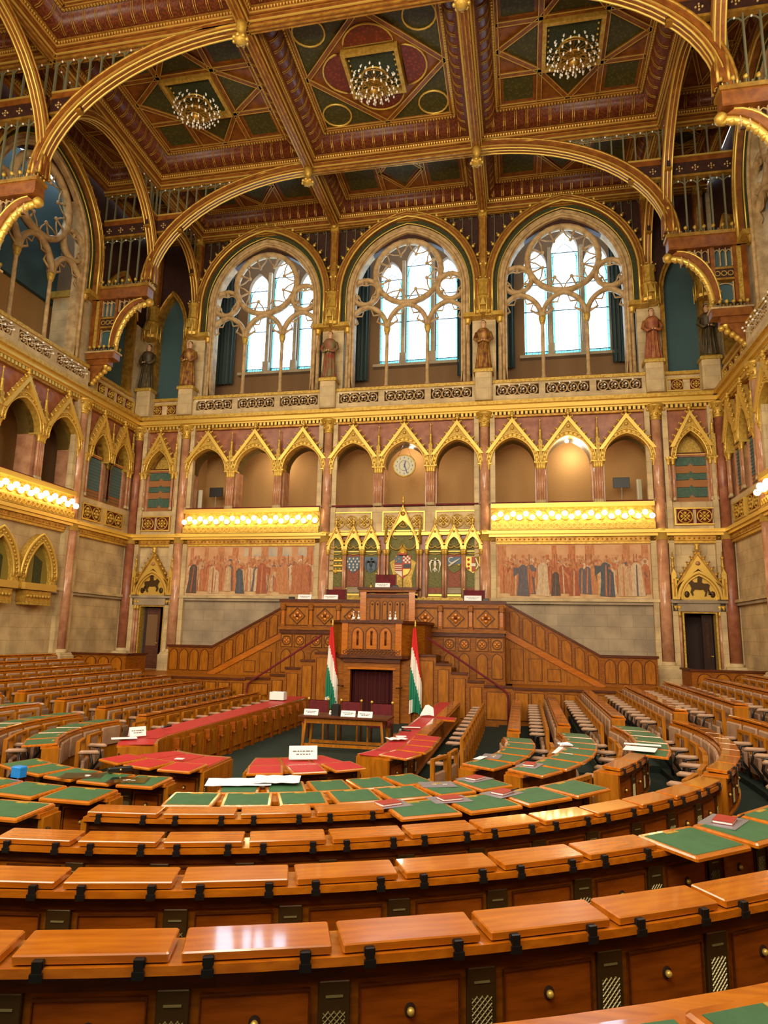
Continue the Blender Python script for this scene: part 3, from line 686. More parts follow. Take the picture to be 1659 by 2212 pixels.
    if style=='A':
        q=.86; poly([(-X,-Y),(X,-Y),(X,Y),(-X,Y)],'panel_green')
        poly([(-X,0),(0,-Y),(X,0),(0,Y)],'ceiling_wood',20.41)
        for s_ in (-1,1):
            strip((s_*X,0),(0,Y));strip((s_*X,0),(0,-Y)); strip((-X,s_*Y),(X,s_*Y),.05); strip((s_*X,-Y),(s_*X,Y),.05)
            for ax in (0,1):
                P=[(q*.92*math.cos(PI*t/12),s_*(q+.08+.75*math.sin(PI*t/12))) for t in range(13)]
                if ax: P=[(b,a) for a,b in P]
                poly(P if (s_>0)^(ax==1) else P[::-1],'panel_red',20.405); p.tube([(a,b,20.39) for a,b in P],.035,'gold_smooth',5,True)
            for t_ in (-1,1):
                O=[(s_*(X-.56)+.5*math.cos(2*PI*i/18),t_*(Y-.56)+.5*math.sin(2*PI*i/18)) for i in range(18)]
                poly(O,'panel_green',20.405); p.tube([(a,b,20.39) for a,b in O],.035,'gold_smooth',5,True)
    elif style=='B':
        q=.95; poly([(-X,-Y),(X,-Y),(X,Y),(-X,Y)],'ceiling_wood',20.418)
        for s_ in (-1,1):
            strip((-X,s_*q),(X,s_*q));strip((s_*q,-Y),(s_*q,Y)); strip((-X,s_*Y),(X,s_*Y),.05); strip((s_*X,-Y),(s_*X,Y),.05)
            for t_ in (-1,1):
                strip((s_*q,t_*q),(0,t_*Y)); strip((s_*q,t_*q),(s_*X,0))
                poly([(s_*(q+.2),t_*(q+.2)),(s_*(X-.15),t_*(q+.2)),(s_*(X-.15),t_*(Y-.15)),(s_*(q+.2),t_*(Y-.15))][::s_*t_],'panel_green')
            poly([(-q+.15,s_*(q+.1)),(q-.15,s_*(q+.1)),(0,s_*(Y-.15))][::s_],'panel_green'); poly([(s_*(q+.1),-q+.15),(s_*(q+.1),q-.15),(s_*(X-.15),0)][::-s_],'panel_green')
    else:
        poly([(-X,-Y),(X,-Y),(X,Y),(-X,Y)],'ceiling_wood',20.418)
        for s_ in (-1,1): strip((-X,s_*Y),(X,s_*Y),.05); strip((s_*X,-Y),(s_*X,Y),.05)
        n=3 if X>Y else 1; m_=3 if Y>X else 1
        if X>Y:
            for s_ in (-1,1):
                strip((s_*X*.36,-Y),(s_*X*.36,Y)); poly([(s_*X*.45,-Y*.8),(s_*X*.93,-Y*.8),(s_*X*.93,Y*.8),(s_*X*.45,Y*.8)][::s_],'panel_green')
                for t_ in (-1,1): strip((s_*X*.36,t_*0),(0,t_*Y*.95),.05)
            poly([(-X*.28,0),(0,-Y*.8),(X*.28,0),(0,Y*.8)],'panel_green')
        else:
            for s_ in (-1,1):
                strip((-X,s_*Y*.36),(X,s_*Y*.36)); 
                for t_ in (-1,1): strip((t_*0,s_*Y*.36),(t_*X*.95,0),.05); strip((t_*X*.95,s_*Y*.36),(0,s_*Y*.95),.05)
            poly([(-X*.8,0),(0,-Y*.28),(X*.8,0),(0,Y*.28)],'panel_green')
    if style in 'AB':
        for s_ in (-1,1):
            p.box(-.9,.9,s_*.84-.06,s_*.84+.06,20.2,20.42,'gold'); p.box(s_*.84-.06,s_*.84+.06,-.78,.78,20.2,20.42,'gold')
        p.box(-.8,.8,-.8,.8,20.39,20.41,'green_dark')
        for i in range(8):
            for s_ in (-1,1): p.ball((-.7+.2*i,s_*.72,20.36),.04,'gold_smooth',5,3); p.ball((s_*.72,-.7+.2*i,20.36),.04,'gold_smooth',5,3)
    p.build('painted_panel',r)
    return r
cols=[(BX[0],BX[1],'left'),(BX[1],BX[2],'middle'),(BX[2],BX[3],'right')]
YR=[(21.4,25.0),(15.28,21.4),(9.16,15.28),(3.04,9.16)]
for j,(y0,y1) in enumerate(YR):
    for x0,x1,n in cols:
        w={0:'shallow ceiling coffer against the back wall, %s column',1:'square ceiling coffer holding the %s chandelier',2:'ceiling coffer at the top picture edge, %s column',3:'ceiling coffer over the viewer, %s column'}[j]%n
        coffer(x0,x1,y0,y1,w,'C' if j==0 else ('A' if n=='middle' else 'B'))
    for x0,x1,n in ((XL,BX[0],'left'),(BX[3],XR,'right')):
        coffer(x0,x1,y0,y1,'narrow ceiling coffer along the %s wall, %s from the back'%(n,ORD[j]),'D')
mb=MB(); mb.box(XL,XR,-3.6,3.04,19.8,19.9,'ceiling_wood'); struct(mb.build('trim_4'))
# beams between coffers
def beam(p0,p1,label):
    r=thing('ceiling_beam',label,'beam','gilded ceiling beams'); A=Vector(p0);B=Vector(p1); L=(B-A).length; a=math.atan2(B.y-A.y,B.x-A.x)
    r.location=A; r.rotation_euler=(0,0,a)
    b=MB(); b.box(0,L,-.17,.17,19.4,19.56,'ceiling_wood'); b.box(0,L,-.11,.11,19.3,19.4,'rib_wood'); b.build('timber',r)
    g=MB()
    for y,z in ((-.17,19.41),(.17,19.41),(-.11,19.31),(.11,19.31),(0,19.29)): g.box(0,L,y-.02,y+.02,z-.02,z+.03,'gold_smooth' if abs(y)>.12 else 'gold_old')
    g.build('gold_beading',r)
for x,n in ((BX[1],'left'),(BX[2],'right')): beam((x,3.1,0),(x,25,0),'long gilded beam running to the back wall, %s of the two'%n)
for x,n in ((BX[0],'far left'),(BX[3],'far right')): beam((x,3.1,0),(x,25,0),'gilded edge beam at the %s of the main ceiling'%n)
for y,n in ((21.4,'nearest the back wall'),(15.28,'crossing the picture top'),(9.16,'over the viewer')): beam((XL,y,0),(XR,y,0),'gilded cross beam '+n)
beam((XL,24.9,0),(XR,24.9,0),'gilded beam along the top of the back wall')
# pendants
def pendant(x,y,label):
    b=MB(); b.lathe([(.06,18.62),(.17,18.7),(.2,18.78),(.16,18.86),(.08,18.9),(.09,19.0),(.14,19.1),(.16,19.3)],'gold',n=10)
    for k in range(8): a=PI*k/4; b.ball((.19*math.cos(a),.19*math.sin(a),18.76),.06,'gold_smooth',6,4)
    o=b.build('ceiling_pendant',None,(x,y,0)); tag(o,label,'pendant','gilded drop bosses on the beams')
for y,n in ((21.4,'near the back wall'),(15.28,'at the picture top')):
    for x,m in ((BX[1],'left'),(BX[2],'right')): pendant(x,y-.25,'gilded boss hanging from the %s beam %s'%(m,n))
# ribs (arched braces)
def rib(pts,label,ax,wid=.14,th=.34,rev=False):
    # pts in plane coords (u,z); ax: Matrix placing (u,0,z)
    r=thing('arched_brace',label,'arch','arched timber braces of the ceiling'); r.matrix_world=ax
    N=len(pts); A=[];B=[]
    for i,(u,z) in enumerate(pts):
        p=Vector(pts[max(i-1,0)]);q=Vector(pts[min(i+1,N-1)]); t=(q-p).normalized(); n=Vector((-t.y,t.x))
        A.append((u+n.x*th,z+n.y*th)); B.append((u,z))
    b=MB(); b.band(A,B,-wid,wid,'rib_wood'); M=[((a[0]+c[0])/2,(a[1]+c[1])/2) for a,c in zip(A,B)]; b.band([(a[0]*.25+m_[0]*.75,a[1]*.25+m_[1]*.75) for a,m_ in zip(A,M)],[(c[0]*.25+m_[0]*.75,c[1]*.25+m_[1]*.75) for c,m_ in zip(B,M)],-wid-.05,wid+.05,'ceiling_wood'); b.build('timber',r)
    g=MB()
    for y in (-wid,wid):
        g.tube(p3(B,y),.03,'gold_smooth',5); g.tube(p3(A,y),.045,'gold_old',5)
        g.tube(p3([(a[0]*.3+c[0]*.7,a[1]*.3+c[1]*.7) for a,c in zip(A,B)],y*1.1),.022,'gold_smooth',4)
    g.tube(p3(B,0),.022,'gold_smooth',5); g.build('gold_beading',r)
    k=MB()
    for i in range(2,N-2,2): k.ball((A[i][0],0,A[i][1]),.08,'gold',6,4)
    k.build('leaf_knobs',r)
def quart(u0,u1,z0,z1,n=18):
    # from springing (u0,z0) vertical, rising to horizontal at (u1,z1)
    return [(u1+(u0-u1)*math.cos(PI/2*i/n),z0+(z1-z0)*math.sin(PI/2*i/n)) for i in range(n+1)]
for y,n in ((21.35,'nearest the back wall'),(15.28,'farther forward'),(9.16,'over the viewer')):
    T=Matrix.Translation((0,y,0))
    rib(quart(BX[0]+.02,BX[1]-.05,15.3,19.3),'great curved brace on the left, %s'%n,T,.14,.34)
    rib(quart(BX[3]-.02,BX[2]+.05,15.3,19.3)[::-1],'great curved brace on the right, %s'%n,T)
def parch(a,b,z0,h):
    m=(a+b)/2; w=(b-a)/2
    A=[(m-w*math.cos(PI/2*i/12)**1.0,z0+h*math.sin(PI/2*i/12)**.96) for i in range(13)]
    return A+[(2*m-u,z) for u,z in reversed(A[:-1])]
for x,n in ((BX[0],'left'),(BX[3],'right')):
    for (a,b,h,w) in ((15.35,21.35,3.75,'middle span'),(9.2,15.25,3.75,'front span'),(21.4,24.9,3.0,'span at the back wall')):
        T=Matrix.Translation((x,0,0))@Rz(PI/2)
        rib(parch(a,b,15.45,h),'lengthwise arched brace on the %s side, %s'%(n,w),T,.12,.26)
# tracery screens above the braces
def screen(T,u0,u1,z0,z1,label,um=None,cut=None):
    u0m,u1m=um or (u0,u1)
    r=thing('tracery_screen',label,'screen','dark timber tracery screens'); r.matrix_world=T
    f=MB(); L=u1-u0
    f.box(u0,u1,-.07,.07,17.98,18.16,'ceiling_wood'); f.box(u0,u1,-.09,.09,18.16,18.22,'gold_smooth'); f.box(u0,u1,-.05,.05,17.5,17.98,'screen_dark'); f.box(u0,u1,-.09,.09,17.44,17.52,'gold_old')
    f.build('frieze_rail',r)
    q=MB(); n=int(L/.42)
    for i in range(n):
        x=u0+(i+.5)*L/n
        for s_ in (-1,1):
            for a in range(4): q.ball((x+.08*math.cos(a*PI/2),s_*.06,17.75+.08*math.sin(a*PI/2)),.035,'stone_trace',5,3)
            q.ball((x,s_*.07,17.75),.03,'gold_smooth',5,3)
    q.build('frieze_flowers',r)
    b=MB(); L=u1m-u0m; n=max(1,int(L/.36))
    for (za,zb) in ((18.22,19.4),(z0,17.44)):
        if zb<=za: continue
        for i in range(n+1):
            x=u0m+i*L/n; zc=max(za,cut(x)) if cut else za
            if zc>zb-.12: continue
            b.box(x-.022,x+.022,-.03,.03,zc,zb,'grey_tracery')
            if i<n:
                b.tube(p3(arch(L/n/2,.2,3,x+L/n/2,zb-.3),0),.02,'grey_tracery',4); b.ball((x+L/n/2,-.02,zb-.12),.035,'bulb_off',5,3)
    b.build('mullions',r)
for y,n in ((21.35,'nearest the back'),(15.28,'farther forward')):
    screen(Matrix.Translation((0,y,0)),XL+.1,BX[0]-.2,15.5,0,'tracery screen over the left bracket, %s'%n)
    screen(Matrix.Translation((0,y,0)),BX[3]+.2,XR-.1,15.5,0,'tracery screen over the right bracket, %s'%n)
    screen(Matrix.Translation((0,y,0)),BX[0]+.12,BX[0]+1.15,99,0,'tracery screen in the left brace spandrel, %s'%n,(BX[0]+.12,BX[0]+4.3),lambda x:15.3+4*math.sqrt(max(0,1-((BX[1]-x)/6.15)**2))+.36)
    screen(Matrix.Translation((0,y,0)),BX[3]-1.15,BX[3]-.12,99,0,'tracery screen in the right brace spandrel, %s'%n,(BX[3]-4.3,BX[3]-.12),lambda x:15.3+4*math.sqrt(max(0,1-((x-BX[2])/6.15)**2))+.36)
for x,n in ((BX[0],'left'),(BX[3],'right')):
    for a,b,w,m0,h_ in ((15.4,15.95,'forward end',(15.4,18.2),(18.35,3.0,3.75)),(20.75,21.3,'middle',(18.5,21.3),(18.35,3.0,3.75)),(24.3,24.85,'back end',(23.3,24.85),(23.15,1.75,3.0))):
        screen(Matrix.Translation((x,0,0))@Rz(PI/2),a,b,99,0,'lengthwise tracery screen on the %s side, %s'%(n,w),m0,lambda u,h_=h_:15.45+h_[2]*math.sqrt(max(0,1-((u-h_[0])/h_[1])**2))+.3)
for i,c in enumerate(BC):
    r=thing('wall_tracery',"x",'panelling','blind tracery between the tall arches'); r['label']='dark blind tracery beside the %s tall arch under the ceiling'%nm[i]; r.matrix_world=at(TB,c)
    b=MB()
    for k in range(17):
        x=-3.0+6.0*k/16; rz=16.2+math.sqrt(max(0,3.56**2-(abs(x)+.54)**2)) if abs(x)<3.0 else 16.9
        if rz<19.2:
            b.box(x-.012,x+.012,.06,.12,max(rz,17.6),19.4,'grey_tracery'); b.tube(p3(arch(.17,.2,3,x+.1,19.2),.08),.014,'grey_tracery',4)
    for s_ in (-1,1): b.box(min(s_*2.3,s_*3.0),max(s_*2.3,s_*3.0),.02,.12,17.42,17.5,'gold_smooth'); b.box(min(s_*2.3,s_*3.0),max(s_*2.3,s_*3.0),.02,.12,19.38,19.5,'gold_old')
    b.build('mullions',r)
    f=MB()
    for s_ in (-1,1):
        for z in (17.0,17.46): f.ball((s_*2.62 if z>17.2 else s_*2.93,-.02,z),.09,'gold_smooth',6,4)
    f.build('finials',r)
# hammer brackets
def bracket(T,label,mirror=1):
    # local x from wall (0) into the room (2.3), z up
    r=thing('hammer_bracket',label,'bracket','carved hammer brackets'); r.matrix_world=T
    b=MB(); L=2.3
    b.box(0,L,-.2,.2,14.86,15.22,'rib_wood'); b.box(0,L+.05,-.24,.24,15.22,15.34,'gold_old'); b.box(0,L,-.22,.22,14.8,14.86,'ceiling_wood')
    b.box(0,.16,-.17,.17,12.6,14.86,'ceiling_wood'); b.box(.16,.3,-.12,.12,12.9,14.86,'gold_paint'); b.box(.3,.4,-.14,.14,12.9,14.86,'rib_wood'); b.box(.95,1.06,-.14,.14,13.9,14.86,'rib_wood')
    b.box(.4,1.0,-.12,.12,14.05,14.12,'gold_old'); b.box(.4,1.0,-.1,.1,13.75,14.05,'screen_dark'); b.box(.4,.98,-.12,.12,13.68,13.75,'gold_old')
    b.build('timber',r)
    k=MB()
    for z,L2,n in ((15.34,L,9),(12.72,1.1,6)):
        for i in range(n):
            for y in (-.2,.2):
                x=.1+(L2-.1)*i/(n-1); k.tube([(x,y,z),(x,y,z+.12)],.02,'grey_tracery',4); k.ball((x,y,z+.18),.07,'gold_paint',4,4)
                if i<n-1: k.ball((x+(L2-.1)/(n-1)/2,y,z+.05),.04,'grey_tracery',5,3)
        for i in range(3): k.tube([(L2,-.2+.2*i,z),(L2,-.2+.2*i,z+.12)],.02,'grey_tracery',4); k.ball((L2,-.2+.2*i,z+.18),.07,'gold_paint',4,4)
    k.build('cresting',r)
    c=MB(); P=[(2.2-1.35*(1-math.cos(PI/2*t/10))*1.0,14.55-1.75*(math.sin(PI/2*t/10))**1.25*1) for t in range(11)]
    P=[(1.0+1.2*(1-math.cos(PI/2*t/10)),12.85+1.8*math.sin(PI/2*t/10)) for t in range(11)]
    A=[(x-.16,z+.12) for x,z in P]
    c.band(A,P,-.13,.13,'rib_wood'); 
    for y in (-.13,.13): c.tube(p3(A,y),.03,'gold_smooth',5)
    c.build('brace',r)
    g=MB(); g.tube(p3([(x+.03,z-.06) for x,z in P]),.1,'gold_smooth',7)
    for i,(x,z) in enumerate(P): g.ball((x+.05,0,z-.1),.1,'gold',7,4); g.ball((x-.2,0,z+.22),.06,'gold_smooth',6,4)
    g.ball((P[-1][0]+.1,0,P[-1][1]-.02),.16,'gold',8,5); g.build('carved_leaves',r)
    t=MB()
    for (x0,x1,z0,z1,n) in ((.42,.94,14.16,14.78,3),(1.1,1.9,14.3,14.78,4),(.44,.92,12.95,13.62,1)):
        t.box(x0,x1,-.02,.02,z0,z1,'blue_panel' if n!=4 else 'screen_dark')
        for i in range(n+1): x=x0+(x1-x0)*i/n; t.box(x-.016,x+.016,-.1,.1,z0,z1,'stone_trace')
        for i in range(n):
            w=(x1-x0)/n
            for y in (-.09,.09): t.tube(p3(arch(w/2,.14,4,x0+w*(i+.5),z1-.2),y),.018,'stone_trace',4)
    for i in range(3):
        for y in (-.11,.11): t.tube(circ(.5+.19*i,13.9,.08,8,y),.016,'gold_smooth',4,True)
    t.build('tracery',r)
    s=MB(); s.bev(-.05,1.15,-.22,.22,12.42,12.72,'rib_wood',.04); s.box(-.05,1.18,-.25,.25,12.66,12.72,'stone_trace'); s.box(0,.9,-.16,.16,12.2,12.42,'ceiling_wood'); s.prism([(0,11.5),(.12,11.5),(.5,11.9),(.75,12.2),(0,12.2)],-.12,.12,'rib_wood')
    for i in range(6): s.ball((.2+.09*i+.02*i*i*.4,0,11.55+.11*i),.11,'gold',7,4)
    s.ball((.72,0,12.2),.13,'gold_smooth',8,5); s.build('corbel',r)
    return r
br=bracket(Matrix.Translation((XL+.02,21.35,0)),'carved wooden bracket with gold underside on the left wall near the corner')
dup(br,Matrix.Translation((XL+.02,15.28,0)),'carved wooden bracket at the left picture edge, nearest the viewer')
dup(br,Matrix.Translation((XR-.02,21.35,0))@Rz(PI),'carved wooden bracket with gold underside on the right wall near the corner')
dup(br,Matrix.Translation((XR-.02,15.28,0))@Rz(PI),'carved wooden bracket at the right picture edge, nearest the viewer')
# chandeliers
def chandelier(x,y,label):
    r=thing('chandelier',label,'chandelier','round chandeliers in the ceiling coffers',(x,y,0))
    f=MB(); f.lathe([(.05,20.4),(.05,20.0),(.09,19.95),(.05,19.9),(.05,19.75),(.12,19.65),(.2,19.6),(.08,19.5),(.02,19.45)],'gold_old',n=10)
    for R,z,n in ((.68,19.86,20),(.46,19.68,14),(.25,19.56,8)):
        f.tube([(R*.82*math.cos(2*PI*i/24),R*.82*math.sin(2*PI*i/24),z) for i in range(24)],.022,'gold_old',5,True)
        for i in range(n):
            a=2*PI*i/n; f.tube([(.06*math.cos(a),.06*math.sin(a),z+.1),(R*.8*math.cos(a),R*.8*math.sin(a),z),(R*math.cos(a),R*math.sin(a),z-.06)],.012,'gold_old',4)
    f.tube([(.4*math.cos(2*PI*i/20),.4*math.sin(2*PI*i/20),20.1) for i in range(20)],.03,'gold_smooth',6,True)
    f.build('frame',r)
    b=MB()
    for R,z,n in ((.76,19.8,20),(.62,19.74,16),(.5,19.6,14),(.28,19.46,8),(.1,19.38,4),(.7,20.0,14)):
        for i in range(n):
            a=2*PI*(i+.5*(z>19.7))/n; c_,s_=math.cos(a),math.sin(a)
            b.ball((R*c_,R*s_,z-.03),.034,'bulb_off',6,5,(1,1,1.5)); b.ball((R*.94*c_,R*.94*s_,z+.05),.022,'bulb_off',5,3)
    b.build('bulbs',r); return r
ch=chandelier(BC[1],18.34,'round chandelier of small white bulbs in the middle coffer')
dup(ch,Matrix.Translation((BC[0],18.34,0)),'round chandelier of small white bulbs in the left coffer'); dup(ch,Matrix.Translation((BC[2],18.34,0)),'round chandelier of small white bulbs in the right coffer')
point('gallery_spot_light',(2.0,26.2,9.6),60,WARM,.08); point('clock_room_light',(-4.3,26.0,9.9),55,WARM,.1); point('left_gallery_room_light',(-10,26.2,9.7),45,WARM,.1)
# ---------------------------------------------------------------- doors
def door(n,T,open_leaf):
    mb=MB(); mb.T=T
    mb.box(-.55,.55,.9,1.0,.9,3.5,'recess_dark'); mb.box(-.55,.55,.4,1.0,3.44,3.5,'recess_dark'); mb.box(-.55,.55,.4,1.0,.9,.985,'recess_dark'); mb.box(-.52,-.5,.4,1.0,1.0,3.44,'recess_dark'); mb.box(.5,.52,.4,1.0,1.0,3.44,'recess_dark')
    d=struct(mb.build('door_%d'%n))
    l=MB(); l.T=T@Matrix.Translation((-.46 if open_leaf else .12,.3,0))@Rz(rad(14 if open_leaf else 6)); w=.62 if open_leaf else .34
    l.box(0,.1,0,.05,1.0,3.4,'recess_dark'); l.box(w-.1,w,0,.05,1.0,3.4,'oak_dark' if open_leaf else 'recess_dark'); l.box(.1,w-.1,0,.05,1.0,1.9,'oak_dark' if open_leaf else 'recess_dark'); l.box(.1,w-.1,0,.05,3.15,3.4,'oak_dark' if open_leaf else 'recess_dark')
    l.box(.1,w-.1,.02,.03,1.9,3.15,'brown_wall' if open_leaf else 'screen_dark'); l.build('door_leaf',d)
    h=MB(); h.T=l.T; h.ball((w-.05,-.03,2.0),.025,'gold_smooth',6,4); h.box(w-.12,w-.03,-.04,-.03,2.0,2.02,'gold_smooth'); h.build('handle',d)
    f=MB(); f.T=T
    for s_ in (-1,1):
        f.box(min(s_*.5,s_*.56),max(s_*.5,s_*.56),.0,.3,1.0,3.44,'gold_paint')
        for q in (.64,.76): f.lathe([(.06,1.6),(.055,3.3)],'marble_pink',(s_*q,.02,0),8); f.lathe([(.055,3.3),(.07,3.4),(.06,3.45),(.1,3.62),(.11,3.7)],'gold',(s_*q,.02,0),8)
        f.bev(min(s_*.56,s_*.9),max(s_*.56,s_*.9),-.16,.1,.9,1.6,'stone',.03)
    f.box(-.56,.56,0,.3,3.44,3.5,'gold_paint'); f.box(-.86,.86,-.06,.14,3.5,3.78,'stone_grey'); f.box(-.9,.9,-.12,.14,3.78,3.88,'stone_grey')
    f.build('surround',d)
door(1,at(TB,-14.57),True); door(2,at(TB,5.94),False)
def horseman(mb,m,fl):
    P=[(-.42,.1),(-.38,.16),(-.3,.1),(-.33,.32),(-.36,.46),(-.3,.52),(-.16,.52),(-.1,.56),(-.12,.72),(-.05,.82),(.0,.82),(.04,.7),(.05,.56),(.16,.56),(.26,.68),(.36,.66),(.42,.54),(.34,.54),(.28,.42),(.26,.34),(.3,.2),(.24,.06),(.2,.08),(.22,.2),(.14,.3),(-.04,.28),(-.14,.3),(-.2,.18),(-.16,.04),(-.22,.04),(-.26,.18),(-.3,.3)]
    P=[(x*fl*.95,z*.9+3.98) for x,z in P]; mb.prism(P if fl>0 else P[::-1],-.15,-.11,m)
    mb.tube([(-.1*fl,-.14,4.62),(.3*fl,-.14,4.78)],.015,m,4)
    for x in (-.42,.4): mb.ball((x*fl,-.12,4.08),.09,m,7,4,(1,.3,1.3))
def door_gable(T,label,fl):
    r=thing('gilded_door_gable',label,'gable','gilded gables over the doorways'); r.matrix_world=T
    a=MB(); A=arch(.72,.98,10,0,3.9); B=arch(.56,.8,10,0,3.9); a.band(A,B,-.2,.1,'gold_smooth'); a.tube(p3(arch(.63,.88,10,0,3.9),-.21),.02,'gold_old',5); a.build('arch_moulding',r)
    t=MB(); t.prism([(-.58,3.9)]+B+[(.58,3.9)],-.1,.1,'gold_smooth'); t.build('tympanum',r)
    h=MB(); horseman(h,'bronze',fl); h.build('horseman_relief',r)
    g=MB(); g.prism([(-.78,4.3),(-.5,4.55),(0,4.95),(.5,4.55),(.78,4.3),(0,5.46)],-.16,.1,'gold_smooth'); g.band([(-.84,4.22),(0,5.55),(.84,4.22)],[(-.78,4.22),(0,5.44),(.78,4.22)],-.22,.1,'gold_old'); g.lathe([(.08,-.02),(.08,.02)],'marble_pink',(0,-.16,5.12),10); g.ball((0,-.17,5.14),.08,'marble_pink',8,4,(1,.4,1)); g.build('gable',r)
    k=MB()
    for s_ in (-1,1):
        for i in range(7): q=(i+.5)/7; k.ball((s_*.86*(1-q),-.16,4.3+1.28*q),.06,'gold',6,4); k.ball((s_*(.86*(1-q)+.06),-.18,4.36+1.28*q),.035,'gold_old',5,3)
    k.lathe([(.03,5.5),(.04,5.58),(.1,5.64),(.04,5.7),(.12,5.78),(.03,5.84)],'gold',(0,-.16,0),8); k.build('crockets',r)
    p=MB()
    for s_ in (-1,1):
        x=s_*.8; p.box(x-.08,x+.08,-.2,.1,3.9,4.75,'gold_smooth'); p.box(x-.03,x+.03,-.215,-.2,4.0,4.6,'gold_old'); p.prism([(x-.09,4.75),(x+.09,4.75),(x,4.95)],-.21,.0,'gold_smooth')
        p.lathe([(.06,4.75),(.05,5.0),(.07,5.03),(.045,5.08),(.04,5.3),(.065,5.33),(.02,5.38),(.01,5.55)],'gold',(x,-.1,0),6)
    p.build('pinnacles',r)
door_gable(at(TB,-14.57),'gilded gable with horseman relief over the left doorway',1); door_gable(at(TB,5.94),'gilded gable with horseman relief over the right doorway',-1)
# ---------------------------------------------------------------- wall paintings
def fresco(T,label,seed,spec):
    R=random.Random(seed); r=thing('wall_painting',label,'painting','large wall paintings'); r.matrix_world=T; W_=2.68
    b=MB(); b.box(-W_,W_,.04,.12,3.92,5.86,'fresco_bg'); b.box(-W_,W_,.034,.04,3.92,4.3,'fresco_ground'); b.build('painted_ground',r)
    s=MB(); s.box(-W_*.1 if seed==1 else -W_,W_,.033,.04,5.45,5.8,'fresco_sky' if seed==1 else 'fresco_bg')
    for k in range(9):
        x=-W_+.2+k*.62; w=R.uniform(.06,.16); s.box(x-w,x+w,.028,.032,4.7,5.82,R.choice(['fresco_f2','fresco_f8','fresco_bg','fresco_f2']))
    s.build('painted_architecture',r)
    f=MB(); cols_=['fresco_f1','fresco_f2','fresco_f3','fresco_f5','fresco_f8','fresco_f2','fresco_f7','fresco_f1','fresco_f6']
    n=170; L=[]
    for i in range(n):
        row=i%3; L.append((row,-W_+.15+(2*W_-.3)*R.random(),R.choice(cols_),R.uniform(.9,1.1)))
    for x,c,h in spec: L.append((3,x,c,h))
    L.sort(key=lambda t:t[0])
    for q,(row,x,c,h) in enumerate(L):
        y=.030-row*.004-q*.00006; zb=[4.45,4.25,4.08,4.0][row]; H=[1.0,1.08,1.16,1.3][row]*h*(.95 if row<3 else 1); w=.1*h*(1.45 if row==3 else 1)
        x=min(max(x,-W_+.22),W_-.22); l_=R.uniform(-.06,.06)
        f.add([(x-w*1.5,y,zb),(x+w*1.6,y,zb+R.uniform(-.03,.03)),(x+w*1.25+l_*.5,y,zb+H*.45),(x+w*1.1+l_,y,zb+H*.8),(x+w*.35+l_,y,zb+H*.87),(x-w*.4+l_,y,zb+H*.87),(x-w*1.1+l_,y,zb+H*.78),(x-w*1.1+l_*.5,y,zb+H*.4)],[tuple(range(8))],c)
        f.add([(x-w*.3,y-.0004,zb+.02),(x+w*.1,y-.0004,zb),(x+w*.3+l_,y-.0004,zb+H*.8),(x+l_,y-.0004,zb+H*.82)],[(0,1,2,3)],R.choice(cols_))
        hr=.05*h*(1.15 if row==3 else 1); f.add([(x+l_+hr*math.cos(a*PI/3.5),y-.0006,zb+H*.95+hr*1.2*math.sin(a*PI/3.5)) for a in range(7)],[tuple(range(7))],R.choice(['fresco_skinf','fresco_f2','fresco_skinf','fresco_f1']))
        if R.random()<.45:
            s_=R.choice((-1,1)); f.add([(x+l_+s_*w*.8,y-.0008,zb+H*.78),(x+l_+s_*w*2.4,y-.0008,zb+H*R.uniform(.55,.8)),(x+l_+s_*w*2.4,y-.0008,zb+H*.52),(x+l_+s_*w*.8,y-.0008,zb+H*.66)],[(0,1,2,3) if s_<0 else (3,2,1,0)],c)
        if R.random()<.07: xx=x+l_+w*1.6; f.add([(xx-.012,y-.001,zb),(xx+.012,y-.001,zb),(xx+.012,y-.001,5.5),(xx-.012,y-.001,5.5)],[(0,1,2,3)],'fresco_f5')
    f.build('painted_figures',r)
    g=MB(); g.box(-W_-.05,W_+.05,-.02,.1,3.86,3.92,'stone_grey'); g.box(-W_-.22,-W_,-.02,.1,3.9,5.86,'stone'); g.box(W_,W_+.22,-.02,.1,3.9,5.86,'stone'); g.build('stone_frame',r)
fresco(at(TB,BC[0]),'faded wall painting of a standing crowd below the left lamp row',1,[(-2.42,'fresco_f4',1),(-1.5,'fresco_f3',.95),(-1.42,'fresco_f7',.8),(-.35,'fresco_f9',.85),(.55,'fresco_f5',1.05),(1.5,'fresco_f2',1),(1.95,'fresco_f1',1.02),(2.3,'fresco_f1',1)])
fresco(at(TB,BC[2]),'faded wall painting with a blue robed figure below the right lamp row',2,[(-2.0,'fresco_f1',.95),(-1.75,'fresco_f6',.98),(-1.05,'fresco_f7',1.05),(-.6,'fresco_f4',.75),(.05,'fresco_f5',.85),(1.15,'fresco_f9',1.05),(1.25,'fresco_f9',.8),(1.75,'fresco_f3',1),(2.2,'fresco_f7',1.05)])
